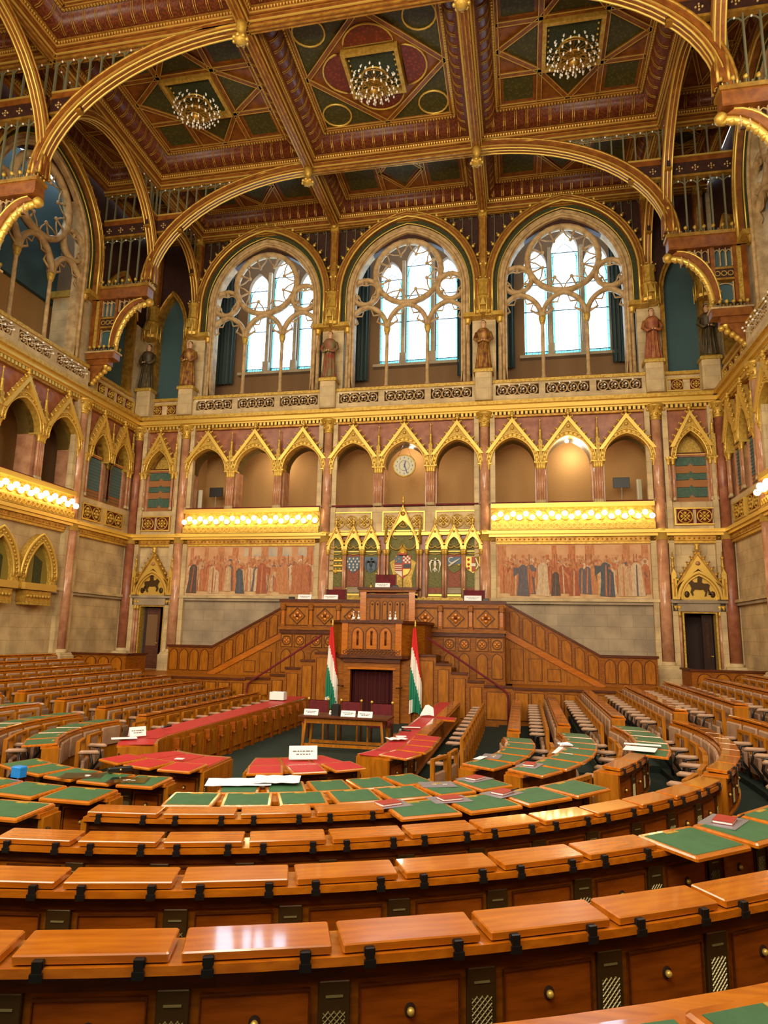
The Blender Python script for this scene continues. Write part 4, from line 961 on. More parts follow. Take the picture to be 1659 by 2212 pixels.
# ---------------------------------------------------------------- coats of arms niche
def shield_pts(x,z,w,h): return [(x-w,z+h*.5),(x-w,z-h*.1),(x-w*.75,z-h*.32),(x,z-h*.55),(x+w*.75,z-h*.32),(x+w,z-h*.1),(x+w,z+h*.5)]
def niche(x,w,z0,zs,zt,label,field,charge,center=False):
    r=thing('arms_niche',label,'niche','gilded niches with coats of arms'); r.matrix_world=at(TB,BC[1]+x)
    p=MB(); p.prism([(-w,z0)]+arch(w,zs[1],8,0,zs[0])+[(w,z0)],-.02,.1,'niche_green'); 
    if not center: p.box(-w+.02,w-.02,-.03,-.02,4.28,5.5,field); p.box(-w,w,-.035,-.02,4.06,4.26,'stone_grey' if 'red' in field else 'niche_red'); p.box(-w,w,-.04,-.02,3.95,4.02,'gold_smooth'); p.box(-w,w,-.05,.0,5.6,5.63,'gold_smooth'); p.tube([(-w,-.05,5.54),(0,-.07,5.5),(w,-.05,5.54)],.02,'gold_smooth',5)
    else:
        for s_ in (-1,1): p.prism([(s_*.02,4.0),(s_*.4,4.0),(s_*.33,4.6),(s_*.5,5.2),(s_*.2,5.4),(s_*.05,5.9)][::s_],-.025,-.02,'gold_paint')
    p.build('painted_panel',r)
    g=MB(); W2=w+.09; A=arch(w+.07,zs[1]+.07,8,0,zs[0]); B=arch(w-.01,zs[1],8,0,zs[0]); g.band(A,B,-.2,.1,'gold_smooth')
    b0=zs[0]+.16; g.prism([(-W2,b0),(-w*.62,zs[0]+zs[1]*.72),(0,zs[0]+zs[1]+.07),(w*.62,zs[0]+zs[1]*.72),(W2,b0),(0,zt)],-.16,.1,'gold_smooth')
    g.band([(-W2-.03,b0-.03),(0,zt+.06),(W2+.03,b0-.03)],[(-W2+.03,b0-.03),(0,zt-.04),(W2-.03,b0-.03)],-.22,.1,'gold')
    g.ball((0,-.17,(zt+zs[0]+zs[1])/2),.05 if not center else .09,'gold_old',8,4,(1,.4,1)); g.build('gable',r)
    t=MB()
    for s_ in (-1,1): 
        t.tube(circ(s_*w*.48,zs[0]+.12,w*.45,8,-.12,PI if s_<0 else 0,(PI*1.95 if s_<0 else -PI*.95),False),.022,'gold',5)
        t.tube(circ(s_*w*.45,zs[0]+zs[1]*.45,w*.3,6,-.12,PI*.6 if s_<0 else PI*.4,PI*1.5 if s_<0 else -PI*.5,False),.018,'gold',5)
    t.build('cusps',r)
    k=MB(); 
    for s_ in (-1,1):
        for i in range(4 if not center else 7):
            n_=4 if not center else 7; q=(i+.6)/n_; k.ball((s_*(W2+.03)*(1-q),-.16,b0+(zt-b0)*q+.05),.042,'gold',6,3)
    k.lathe([(.02,0),(.025,.08),(.06,.12),(.02,.17),(.05,.22),(.015,.3)] if not center else [(.03,0),(.03,.15),(.08,.2),(.03,.26),(.06,.34),(.015,.42),(.01,.6)],'gold',(0,-.14,zt),8); k.build('crockets',r)
    for s_ in (-1,1):
        c=MB()
        for q in ((w+.06,) if not center else (w+.04,w+.16)): c.lathe([(.045,3.9),(.045,5.5)],'marble_pink',(s_*q,-.12,0),8); c.lathe([(.05,5.46),(.06,5.5),(.09,5.62),(.09,5.68)],'gold',(s_*q,-.12,0),8)
        c.box(min(s_*(w-.01),s_*(w+.1)),max(s_*(w-.01),s_*(w+.1)),-.18,.1,5.66,zs[0]+.1,'gold_smooth')
        if center: c.lathe([(.06,5.9),(.05,6.5),(.07,6.55),(.04,6.6),(.03,6.85),(.05,6.88),(.01,7.0)],'gold',(s_*(w+.12),-.14,0),6)
        c.build('colonnette',r)
    s=MB(); charge(s); s.build('coat_of_arms',r)
def sh(s,m,z=5.12,w=.26,h=.58,y=-.06): s.prism(shield_pts(0,z,w,h),y,y+.03,m)
def ch_cas(s):
    for k in range(3):
        z=5.32-.2*k; s.box(-.25,.25,-.06,-.04,z-.07,z-.01,'heraldic_gold')
        for i in range(3): s.ball((-.16+.16*i,-.05,z+.03),.05,'heraldic_gold',6,3,(1.2,.5,.7))
    s.ball((0,-.05,4.84),.07,'heraldic_gold',6,3)
def ch_lil(s):
    sh(s,'heraldic_blue')
    for j in range(5):
        for i in range(3+(j%2)-(j>2)): x=(i-(2+(j%2)-(j>2))/2)*.15; s.ball((x,-.065,5.34-.11*j),.036,'heraldic_white',5,3,(1,.4,1.4)); s.box(x-.035,x+.035,-.07,-.06,5.33-.11*j,5.345-.11*j,'heraldic_white')
def eagle(s,m,z=5.14):
    s.ball((0,-.065,z),.09,m,8,5,(.7,.4,1.5)); s.ball((.02,-.07,z+.19),.045,m,6,4)
    for d in (-1,1):
        for k in range(5): s.tube([(d*.05,-.065,z+.08),(d*(.13+.02*k),-.065,z+.14-.03*k),(d*(.22-.02*k),-.065,z+.05-.09*k)],[.03,.03,.012],m,4)
        s.tube([(0,-.065,z-.12),(d*.08,-.065,z-.25)],.02,m,4)
    s.tube([(0,-.065,z-.1),(0,-.065,z-.3)],.025,m,4)
def ch_eab(s): sh(s,'heraldic_blue'); eagle(s,'heraldic_black')
def ch_eaw(s): eagle(s,'heraldic_white')
def ch_arm(s):
    s.prism([(-.26,5.12),(.26,5.12),(.26,5.4),(-.26,5.4)],-.06,-.03,'heraldic_blue'); s.prism([(-.26,5.12),(-.2,4.92),(0,4.8),(.2,4.92),(.26,5.12)],-.06,-.03,'niche_green')
    s.tube([(-.2,-.07,5.05),(0,-.08,5.2),(.2,-.07,5.33)],[.05,.04,.02],'heraldic_white',5); s.tube(circ(-.1,5.28,.1,8,-.07,1,5,False),.022,'heraldic_white',5); s.ball((.18,-.07,5.1),.05,'heraldic_gold',6,4)
def ch_red(s):
    sh(s,'heraldic_gold'); s.box(-.05,.06,-.075,-.06,4.85,5.4,'heraldic_red'); s.box(-.08,.1,-.08,-.07,5.05,5.16,'heraldic_white')
    for z in (5.3,5.12,4.98): s.ball((-.16,-.07,z),.05,'heraldic_red',6,4,(1,.4,1)); 
    s.tube([(.1,-.07,5.35),(.2,-.07,5.1),(.12,-.07,4.95)],.03,'heraldic_white',4)
def ch_mid(s):
    z=5.05; w=.31; s.prism(shield_pts(0,z,w,.82),-.06,-.03,'heraldic_red')
    for k in range(4): s.box(-w+.01,-.03,-.075,-.06,z+.02-.075*k*1,z+.05-.075*k,'heraldic_white')
    for i in range(4):
        for j in range(4):
            if (i+j)%2: s.box(.01+.07*i,.08+.07*i,-.075,-.06,z+.12+.07*j,z+.19+.07*j,'heraldic_white')
    s.prism([(-w+.01,z+.12),(-.02,z+.12),(-.02,z+.4),(-w+.01,z+.4)],-.072,-.06,'heraldic_blue')
    for i in range(3): s.ball((-.24+.1*(i%2),-.08,z+.18+.09*i),.035,'heraldic_gold',6,4)
    s.prism([(.02,z-.1),(w*.95,z-.1),(.2,z-.28),(.02,z-.36)],-.075,-.06,'heraldic_gold'); s.prism([(-w*.95,z-.2),(-.02,z-.2),(-.02,z-.4)],-.075,-.06,'heraldic_white'); s.box(.02,w,-.074,-.06,z-.06,z+.08,'heraldic_black')
    s.lathe([(.16,z+.44),(.17,z+.5),(.15,z+.62),(.05,z+.7),(.03,z+.78)],'heraldic_gold',(0,-.02,0),10); s.box(-.17,.17,-.2,-.03,z+.42,z+.48,'heraldic_red')
    for i in range(5): s.ball((-.14+.07*i,-.18,z+.53),.03,'heraldic_gold',5,3)
nl=[(-2.6,'niche_green',ch_cas,'niche with rows of gold beasts on its shield, leftmost of the seven'),(-1.91,'niche_red',ch_lil,'niche with a blue shield strewn with white lilies'),(-1.22,'niche_green',ch_eab,'niche with a dark eagle on a blue shield'),
    (1.22,'niche_green',ch_eaw,'niche with a white eagle right of the crowned shield'),(1.93,'niche_red',ch_arm,'niche with a half blue, half green shield and white arm'),(2.62,'niche_green',ch_red,'niche with a gold and red shield, rightmost of the seven')]
for x,f,c,l in nl: niche(x,.25,3.9,(5.72,.42),6.55,l,f,c)
niche(0,.53,3.9,(5.8,.98),7.3,'tall central niche with the crowned coat of arms','niche_green',ch_mid,True)
mb=MB(); mb.T=at(TB,BC[1]); mb.box(-3.0,3.0,.0,.12,3.9,6.2,'marble_red'); mb.box(-3.0,3.0,-.1,.12,3.7,3.92,'gold_paint'); 
mb.box(-3.0,3.0,-.12,.1,6.22,6.34,'gold_smooth')
struct(mb.build('trim_5'))
# ---------------------------------------------------------------- clock
r=thing('wall_clock','round clock hanging in the middle opening of the central gallery','clock'); r.matrix_world=at(TB,AX,0,8.93)
f=MB()
def disc(mb,R,y0,y1,m,n=28,z=0): mb.prism([(R*math.cos(2*PI*i/n),z+R*math.sin(2*PI*i/n)) for i in range(n)],y0,y1,m)
disc(f,.41,-.1,-.02,'clock_face'); f.build('dial',r)
f=MB(); f.tube(circ(0,0,.42,28,-.08),.035,'gold_paint',6,True); f.build('rim',r)
f=MB()
for k in range(12): a=PI/6*k; f.box(-.012+.32*math.cos(a),.012+.32*math.cos(a),-.115,-.1,-.03+.32*math.sin(a),.03+.32*math.sin(a),'clock_blue' if k%3==0 else 'olive')
f.tube(circ(0,0,.2,20,-.105),.008,'clock_blue',4,True); f.build('hour_marks',r)
f=MB(); f.prism([(-.018,-.06),(.018,-.06),(.06,.17),(.03,.18)],-.13,-.12,'clock_blue'); f.build('hour_hand',r)
f=MB(); f.prism([(-.02,.05),(.015,.06),(.13,-.31),(.11,-.32)],-.14,-.13,'clock_blue'); f.build('minute_hand',r)
f=MB(); f.tube([(-.3,-.05,.28),(-.02,0,.95)],.008,'bronze',4); f.tube([(.3,-.05,.28),(.02,0,.95)],.008,'bronze',4); f.build('hanging_cords',r)
# gallery props: spot lamp, monitors, screens
r=thing('gallery_spot_lamp','small lit spot lamp in the middle opening of the right gallery bay','lamp'); r.matrix_world=at(TB,1.72,.1,9.72)
f=MB(); f.ball((0,-.05,0),.07,'spot',10,6); f.build('bulb',r); f=MB(); f.tube([(0,0,.02),(.1,.1,.1),(.3,.3,.16)],.012,'black',5); f.build('arm',r)
for x,n in ((BC[0]-2.04-.05,'left'),(BC[2]+2.04-.1,'right')):
    r=thing('gallery_monitor','black monitor on a stand in the %s gallery opening'%n,'monitor','black monitors in the gallery'); r.matrix_world=at(TB,x,1.0)
    f=MB(); f.bev(-.3,.3,-.02,.03,8.1,8.5,'black',.01); f.build('screen',r); f=MB(); f.lathe([(.12,6.42),(.12,6.45),(.03,6.5),(.03,8.1)],'stone_grey',n=8); f.build('stand',r)
    r=thing('pale_loudspeaker','slim pale loudspeaker beside the %s gallery monitor'%n,'speaker','slim pale loudspeakers'); r.matrix_world=at(TB,x+(-.68 if n=='left' else .62),.95)@Rz(.3)
    f=MB(); f.bev(-.09,.09,-.06,.06,7.55,8.4,'clock_face',.02); f.build('cabinet',r); f=MB(); f.lathe([(.02,6.42),(.02,7.55)],'black',n=6); f.build('pole',r)
# left wall lower gilded arches with balconettes
def lower_arch(T,label):
    r=thing('gilded_wall_arch',label,'arch','gilded pointed openings low on the left wall'); r.matrix_world=T
    f=MB(); f.prism([(-.62,3.95)]+arch(.62,1.2,8,0,4.1)+[(.62,3.95)],-.02,.1,'olive'); f.prism([(-.1,3.95),(.3,3.95),(.3,4.7),(-.1,4.9)],-.03,-.02,'green_dark'); f.build('opening',r)
    f=MB(); f.band([(-.86,3.75)]+arch(.86,1.5,10,0,4.1)+[(.86,3.75)],[(-.62,3.75)]+arch(.62,1.2,10,0,4.1)+[(.62,3.75)],-.2,.1,'gold_paint'); f.tube(p3(arch(.86,1.5,10,0,4.1),-.2),.05,'gold_smooth',6); f.tube(p3(arch(.64,1.22,10,0,4.1),-.2),.04,'gold_smooth',6)
    for x,z in arch(.75,1.36,12,0,4.1): f.ball((x,-.21,z),.045,'gold',6,4)
    f.build('arch_moulding',r)
    f=MB(); f.box(-.75,.75,-.34,.1,3.72,3.94,'gold_smooth'); f.box(-.6,.6,-.26,.1,3.35,3.7,'gold'); f.box(-.56,.56,-.3,.1,3.24,3.36,'gold_paint')
    for i in range(8): f.ball((-.5+.14*i,-.26,3.52),.07,'gold',6,4)
    f.build('balconette',r)
for j,q in enumerate((19.7,17.9,16.1)): lower_arch(at(TL,q),'gilded pointed arch low on the left wall, %s from the pink column'%ORD[j])
lower_arch(at(TR,-19.7),'gilded pointed arch low on the right wall by the picture edge')
# ---------------------------------------------------------------- floor, tiers
CX,CY=-4.27,11.445
RK=[2.45,4.08,5.0,5.98,7.06,8.08,9.12,10.1,11.2]
FA=[.087*k for k in range(9)]
RL=[2.32,3.65,4.62,5.62,6.62,7.64,8.68,9.7,10.7]
FS=[0,.06,.2,.38,.54,.68,.82,.93,.98]; FL=[0,0,.13,.27,.4,.56,.7,.84,.96]
mb=MB(); mb.box(XL-.3,XR+.3,-3.6,25.1,-.2,0,'carpet'); struct(mb.build('floor'))
def apts(R,a0,a1,n): return [(CX+R*math.sin(rad(a0+(a1-a0)*i/n)),CY-R*math.cos(rad(a0+(a1-a0)*i/n))) for i in range(n+1)]
mb=MB()
for k in range(1,9):
    r0=RK[k]-.5; r1=RK[k+1]-.5 if k<8 else 16
    A=[(CX-r0,12.9)]+apts(r0,-90,90,40)+[(CX+r0,12.9)]
    if k<8: B=[(CX-r1,12.9)]+apts(r1,-90,90,40)+[(CX+r1,12.9)]
    else: B=[(XL,12.9)]+[(max(XL,min(XR,x)),max(-3.5,y)) for x,y in apts(16,-90,90,40)]+[(XR,12.9)]
    mb.band(A,B,0.001,FA[k],'carpet','xy')
    for s_ in (-1,1):
        xa=CX+s_*(r0 if s_>0 else RL[k]-.5); xb=CX+s_*(r1 if s_>0 else RL[min(8,k+1)]-.5) if k<8 else (XL if s_<0 else XR)
        if (xb-xa)*s_>0: mb.box(min(xa,xb),max(xa,xb),12.9,20.3,0.001,max(.004,(FS if s_>0 else FL)[k]),'carpet')
mb.box(XL,AX-4.0,20.3,25.12,0.001,.98,'oak_panel'); mb.box(AX+4.0,XR,20.3,25.12,0.001,.98,'oak_panel')
struct(mb.build('floor_tiers'))
# ---------------------------------------------------------------- presidium
def panel(mb,x0,x1,z0,z1,y,m='oak_panel',arched=True,fr='oak_dark'):
    # raised panel on a wall facing -y at depth y
    w=(x1-x0)/2; cx=(x0+x1)/2
    if arched:
        h=min(w*1.3,(z1-z0)*.4); A=arch(w,h,5,cx,z1-h); mb.prism([(x0,z0)]+A+[(x1,z0)],y-.02,y,m); mb.tube(p3([(x0,z0)]+A+[(x1,z0)],y-.02),.015,fr,4,True)
    else: mb.box(x0,x1,y-.02,y,z0,z1,m); mb.tube([(x0,y-.02,z0),(x1,y-.02,z0),(x1,y-.02,z1),(x0,y-.02,z1)],.014,fr,4,True)
P=Matrix.Translation((AX,0,0))
pr=thing('speaker_tribune','carved oak tribune with diamond panels below the coats of arms','tribune',loc=(AX,22.35,0))
f=MB(); f.box(-3.78,3.78,.05,.2,0,3.55,'oak'); f.box(-3.85,3.85,-.03,.35,3.55,3.66,'oak_dark'); f.box(-3.85,3.85,-.06,.1,2.62,2.72,'oak'); f.box(-3.8,3.8,-.02,.1,2.5,2.62,'oak_dark'); f.box(-3.8,3.8,-.02,.1,1.0,1.12,'oak'); f.box(-3.82,3.82,-.01,.06,3.42,3.55,'oak')
f.box(-3.8,3.8,.2,2.7,2.55,2.65,'oak_dark')
for s_ in (-1,1): f.box(min(s_*3.7,s_*3.8),max(s_*3.7,s_*3.8),.2,2.7,0,3.5,'oak')
f.build('body',pr)
for x in (-3.2,-2.22,-1.26,1.22,2.22,3.2):
    d=MB(); panel(d,x-.4,x+.4,2.78,3.38,.05,arched=False)
    d.tube([(x-.28,.01,3.09),(x,.01,3.36),(x+.28,.01,3.09),(x,.01,2.82)],.025,'oak_dark',4,True)
    for a in range(4): d.ball((x+.1*math.cos(a*PI/2),.02,3.09+.1*math.sin(a*PI/2)),.075,'oak_lid',7,4,(1,.4,1))
    d.ball((x,.0,3.09),.05,'oak_dark',6,4,(1,.5,1)); d.build('diamond_panel',pr)
for x in (-3.7,-2.71,-1.74,1.72,2.71,3.7):
    d=MB(); d.box(x-.05,x+.05,-.02,.06,2.78,3.42,'oak_lid'); d.bev(x-.09,x+.09,-.08,.06,3.3,3.5,'oak',.03); d.bev(x-.09,x+.09,-.05,.06,2.7,2.82,'oak',.02); d.build('pilaster',pr)
for s_ in (-1,1):
    for g in range(2):
        for h in range(2):
            d=MB(); x=s_*(2.02+g*1.05+h*.48); d.tube(circ(x,2.26,.15,12,.03),.022,'oak_dark',4,True)
            for a in range(4): d.ball((x+.06*math.cos(a*PI/2),.03,2.26+.06*math.sin(a*PI/2)),.05,'oak_lid',6,3,(1,.4,1))
            panel(d,x-.19,x+.19,2.05,2.46,.05,'oak_panel',False); panel(d,x-.17,x+.17,1.2,1.98,.05); d.build('carved_panel',pr)
hd=thing('high_speaker_desk','raised central oak desk of the tribune with arched carving','desk',loc=(AX,22.1,0))
f=MB(); f.box(-.88,.88,.0,.5,2.74,3.85,'oak'); f.box(-1.02,1.02,-.1,.6,3.98,4.06,'oak_dark'); f.box(-.96,.96,-.06,.55,3.9,3.98,'oak'); f.box(-.92,.92,-.04,.5,3.72,3.82,'oak_dark'); f.box(-.95,.95,-.05,.5,2.7,2.8,'oak')
for s_ in (-1,1): f.box(min(s_*.72,s_*.92),max(s_*.72,s_*.92),-.05,.5,2.8,3.9,'oak_lid')
f.build('body',hd); d=MB()
for x in (-.42,0,.42):
    for h in (-.09,.09):
        panel(d,x+h-.075,x+h+.075,3.0,3.62,.0); d.ball((x+h,-.01,3.5),.04,'oak_dark',6,3)
d.build('arched_panels',hd)
# rostrum
rs=thing('rostrum','tall oak speaking rostrum with curtained opening between the two flags','rostrum',loc=(AX,19.75,0))
f=MB()
f.prism([(-.87,.02),(-1.45,.9),(-1.45,2.6),(1.45,2.6),(1.45,.9),(.87,.02)],1.86,2.84,'oak','xy')
f.prism([(-.94,-.05),(-1.52,.86),(-1.52,2.6),(1.52,2.6),(1.52,.86),(.94,-.05)],2.84,2.92,'oak_dark','xy'); f.prism([(-.92,-.04),(-1.5,.86),(-1.5,2.6),(1.5,2.6),(1.5,.86),(.92,-.04)],1.82,1.92,'oak_dark','xy')
for s_ in (-1,1):
    f.box(min(s_*.64,s_*.84),max(s_*.64,s_*.84),.1,.3,0,1.56,'oak'); f.box(min(s_*.84,s_*1.15),max(s_*.84,s_*1.15),.3,2.6,0,1.86,'oak')
    f.box(min(s_*.72,s_*.9),max(s_*.72,s_*.9),-.02,.1,1.92,2.84,'oak_lid')
f.box(-.84,.84,.1,.3,1.56,1.82,'oak'); f.box(-.86,.86,.04,.12,1.7,1.8,'oak_dark'); f.box(-.72,.72,.06,.12,1.5,1.56,'oak_lid'); f.build('body',rs)
d=MB()
for x in (-.42,0,.42): panel(d,x-.17,x+.17,2.08,2.72,.02,'oak_lid'); d.tube([(x,-.005,2.2),(x,-.005,2.55)],.03,'oak_dark',5); d.ball((x,0,2.58),.045,'oak_dark',6,3)
d.build('arched_panels',rs); d=MB()
for i in range(16): d.tube(circ(-.8+.107*i,1.99,.045,7,-.02),.014,'oak_dark',4,True); d.ball((-.75+.107*i,-.02,2.06),.02,'oak_dark',5,3)
d.build('carved_border',rs)
c=MB(); A=[(-.64+1.28*i/48,.42+.035*math.sin(i*1.35)) for i in range(49)]; c.band(A,[(x,y+.02) for x,y in A],.02,1.5,'curtain_red','xy'); c.build('curtain',rs)
for s_ in (-1,1):
    d=MB(); d.tube([(s_*.84,.1,1.0),(s_*.95,-.1,1.03),(s_*.8,-.22,1.02)],.025,'oak_dark',5); d.build('side_bracket',rs)
# stepped stair walls, stairs, handrails
for s_,n in ((-1,'left'),(1,'right')):
    st=thing('podium_staircase','oak staircase with stepped panel wall on the %s of the rostrum'%n,'stairs','twin podium stairs',(AX,20.2,0)); 
    f=MB()
    for (a,b,z) in ((1.15,1.85,1.9),(1.85,2.3,1.66),(2.3,2.78,1.42),(2.78,3.25,1.2),(3.25,4.05,1.08)):
        f.box(min(s_*a,s_*b),max(s_*a,s_*b),.0,.12,0,z,'oak'); f.box(min(s_*a,s_*b)-.01,max(s_*a,s_*b)+.01,-.04,.14,z,z+.06,'oak_dark')
        m_=(a+b)/2; w=(b-a)/2-.07; panel(f,s_*m_-w,s_*m_+w,.2,z-.12,.0,'oak_panel',False)
    f.build('panel_wall',st); f=MB()
    for i in range(10):
        a=1.5+i*.25; f.box(min(s_*a,s_*(a+.25)),max(s_*a,s_*(a+.25)),.14,2.1,0,1.9-.19*i if i<9 else .19,'oak_dark')
    f.build('steps',st)
    h=MB(); h.tube([(s_*1.6,0,2.46),(s_*3.78,0,1.06),(s_*3.9,0,.94),(s_*3.93,0,.8),(s_*3.93,0,.02)],.032,'velvet_red',8)
    o=h.build('handrail',None,(AX,20.05,0)); tag(o,'dark red handrail running down to the %s of the rostrum'%n,'handrail','dark red handrails')
    # sloping balustrade wing
    w=thing('sloping_stair_wing','sloping oak panelled stair wing on the %s below the wall painting'%n,'staircase','sloping stair wings',(AX,23.65,0))
    f=MB(); T_=[(3.8,3.62),(6.85,1.94),(8.62,1.94),(8.62,.98),(6.9,.98),(3.8,2.62)]; Lw=[(3.8,2.62),(6.9,.98),(3.8,.0)]
    M=lambda q:[(s_*x,z) for x,z in (q if s_>0 else q[::-1])]
    f.prism(M(T_),0,.1,'oak'); f.prism(M([(3.8,2.62),(6.9,.98),(3.8,.98)]),.0,.1,'oak_panel')
    f.band(M([(3.8,3.68),(6.85,2.0),(8.66,2.0)]) if s_>0 else [(s_*x,z) for x,z in [(3.8,3.68),(6.85,2.0),(8.66,2.0)]],[(s_*x,z) for x,z in [(3.8,3.6),(6.85,1.92),(8.66,1.92)]],-.05,.14,'oak_dark')
    f.band([(s_*x,z) for x,z in [(3.8,2.72),(7.0,1.0)]],[(s_*x,z) for x,z in [(3.8,2.5),(6.75,.94)]],-.06,.02,'oak_lid')
    f.build('body',w); d=MB()
    for i in range(7):
        a=3.95+i*.42; zt=3.6-(a-3.8)*.551; zb=2.62-(a-3.8)*.529
        q=[(a,zb+.14),(a+.3,zb-.02),(a+.3,zt-.3),(a+.15,zt-.14),(a,zt-.16)]; d.prism(M(q),-.02,0,'oak_panel'); d.tube([(x,-.02,z) for x,z in M(q)],.014,'oak_dark',4,True)
    for i in range(4): a=6.98+i*.41; panel(d,min(s_*a,s_*(a+.33)),max(s_*a,s_*(a+.33)),1.1,1.86,0)
    for i in range(4):
        a=3.95+i*.6; zt=2.45-(a-3.8+.45)*.53
        if zt>1.25: panel(d,min(s_*a,s_*(a+.42)),max(s_*a,s_*(a+.42)),1.1,zt,0,'oak_panel',False)
    d.build('raised_panels',w)
    # wainscot in front of terrace
    v=thing('terrace_wainscot','long oak panelled wall behind the ends of the %s desk rows'%n,'wainscot','terrace wainscots',(AX,20.2,0)); f=MB()
    xe=11.4; f.box(min(s_*4.05,s_*xe),max(s_*4.05,s_*xe),0,.1,0,1.04,'oak'); f.box(min(s_*4.05,s_*xe),max(s_*4.05,s_*xe),-.04,.12,1.04,1.1,'oak_dark'); f.box(min(s_*4.05,s_*xe),max(s_*4.05,s_*xe),-.02,.1,0,.12,'oak_lid')
    f.build('body',v); d=MB()
    for i in range(16): a=4.12+i*.45; panel(d,min(s_*a,s_*(a+.36)),max(s_*a,s_*(a+.36)),.2,.96,0,'oak_panel',False)
    d.build('raised_panels',v)
    # corner pew by the side wall
    xw=XL if s_<0 else XR; c=thing('corner_pew','oak enclosure by the %s wall under the plain stone'%n,'pew','corner pews'); f=MB()
    f.box(min(xw-s_*.05,xw-s_*2.2),max(xw-s_*.05,xw-s_*2.2),22.0,22.1,.98,1.62,'oak'); f.box(min(xw-s_*.05,xw-s_*2.25),max(xw-s_*.05,xw-s_*2.25),21.95,22.15,1.62,1.68,'oak_dark'); f.box(min(xw-s_*2.1,xw-s_*2.2),max(xw-s_*2.1,xw-s_*2.2),22.1,23.3,.98,1.62,'oak'); f.box(min(xw-s_*2.05,xw-s_*2.25),max(xw-s_*2.05,xw-s_*2.25),22.1,23.35,1.62,1.68,'oak_dark')
    f.build('body',c); f=MB(); 
    for i in range(4): a=xw-s_*(.15+.5*i); panel(f,min(a,a-s_*.4),max(a,a-s_*.4),1.06,1.56,22.0)
    f.build('raised_panels',c)
# ---------------------------------------------------------------- flags
def flag(x,label,flip):
    r=thing('national_flag',label,'flag','furled tricolour flags',(AX+x,20.0,0))
    p=MB(); p.lathe([(.14,0),(.14,.03),(.03,.06)],'gold_old',n=12); p.tube([(0,0,0),(0,0,2.76)],.015,'oak_lid',8); p.build('pole',r)
    p=MB(); p.lathe([(.02,2.74),(.035,2.78),(.02,2.82),(.03,2.86),(.008,2.96)],'gold_smooth',n=8); p.build('finial',r)
    N,K=26,40; V=[];F=[];Mi=[]
    for i in range(N+1):
        t=i/N; z=2.72-2.38*t; wid=.09+.30*min(1,t*1.5)*(1-.12*t)
        for j in range(K+1):
            u=j/K; x=-wid*.45+wid*u+.05*math.sin(t*2.5)*t-.02; y=-.03-.05*math.sin(u*PI*5+t*1.2)*(.25+t*.75)-.03*math.sin(u*PI)
            V.append((x,y,z-.14*abs(u-.45)*t))
    f={'flag_red':MB(),'flag_white':MB(),'flag_green':MB()}
    for m,o in f.items():
        FF=[]
        for i in range(N):
            for j in range(K):
                t=(i+.5)/N;u=(j+.5)/K; v=t-.5*(u-.4)*1.05*min(1,t*1.8)
                k='flag_red' if v<.30 else ('flag_white' if v<.62 else 'flag_green')
                if u<.16+.1*t and t>.86: k='flag_white'
                if k==m: FF.append((i*(K+1)+j,i*(K+1)+j+1,(i+1)*(K+1)+j+1,(i+1)*(K+1)+j))
        o.add(V,FF,m,True); ob=o.build({'flag_red':'red_stripe','flag_white':'white_stripe','flag_green':'green_stripe'}[m],r)
flag(-1.26,'furled red, white and green flag on the left of the rostrum',0); flag(1.26,'furled red, white and green flag on the right of the rostrum',1)
# ---------------------------------------------------------------- clerk table, velvet chairs
t=thing('clerk_table','plain wooden table with name cards in front of the rostrum','table',loc=(-3.80,14.85,0))
f=MB(); f.bev(-1.0,1.0,-.36,.36,.72,.76,'oak_dark',.015); f.build('tabletop',t)
f=MB(); f.box(-.85,.85,-.27,-.24,.6,.72,'oak_panel'); f.box(-.85,.85,.24,.27,.6,.72,'oak_panel'); f.box(-.85,-.82,-.24,.24,.6,.72,'oak_panel'); f.box(.82,.85,-.24,.24,.6,.72,'oak_panel'); f.build('apron',t)
for sx in (-1,1):
    for sy in (-1,1): f=MB(); f.tube([(sx*.9,sy*.29,0),(sx*.83,sy*.25,.72)],.035,'oak_panel',4); f.build('leg',t)
f=MB(); f.box(-.87,.87,-.29,-.25,.12,.18,'oak_panel'); f.box(-.87,.87,.25,.29,.12,.18,'oak_panel'); f.build('stretcher',t)
def velvet(x,y,z,label,h=.9,w=.25):
    r=thing('velvet_chair',label,'chair','dark red velvet chairs',(x,y,z)); f=MB(); f.bev(-w,w,.18,.24,.5,h,'velvet_red',.03); f.build('backrest',r)
    f=MB(); f.bev(-w,w,-.24,.2,.4,.5,'velvet_red',.03); f.build('seat',r)
    for sx in (-1,1):
        f=MB(); f.box(sx*w-.02,sx*w+.02,.18,.23,0,h,'oak_dark'); f.ball((sx*w,.2,h+.03),.035,'gold_smooth',8,5); f.build('leg',r); f=MB(); f.box(sx*w-.02,sx*w+.02,-.22,-.18,0,.4,'oak_panel'); f.build('leg',r)
velvet(-4.93,16.3,0,'red velvet chair behind the table, half hidden by the black box'); velvet(-4.08,16.2,0,'red velvet chair behind the middle of the table'); velvet(-3.28,16.0,0,'red velvet chair behind the right end of the table')
def pchair(x,y,z,h,label): velvet(x,y,z,label,h,.36)
pchair(AX-.33,23.2,2.65,1.95,'dark red chair behind the raised central desk'); pchair(AX-2.15,23.3,2.65,1.42,'dark red chair on the left of the tribune'); pchair(AX+2.75,23.3,2.65,1.42,'dark red chair on the right of the tribune')
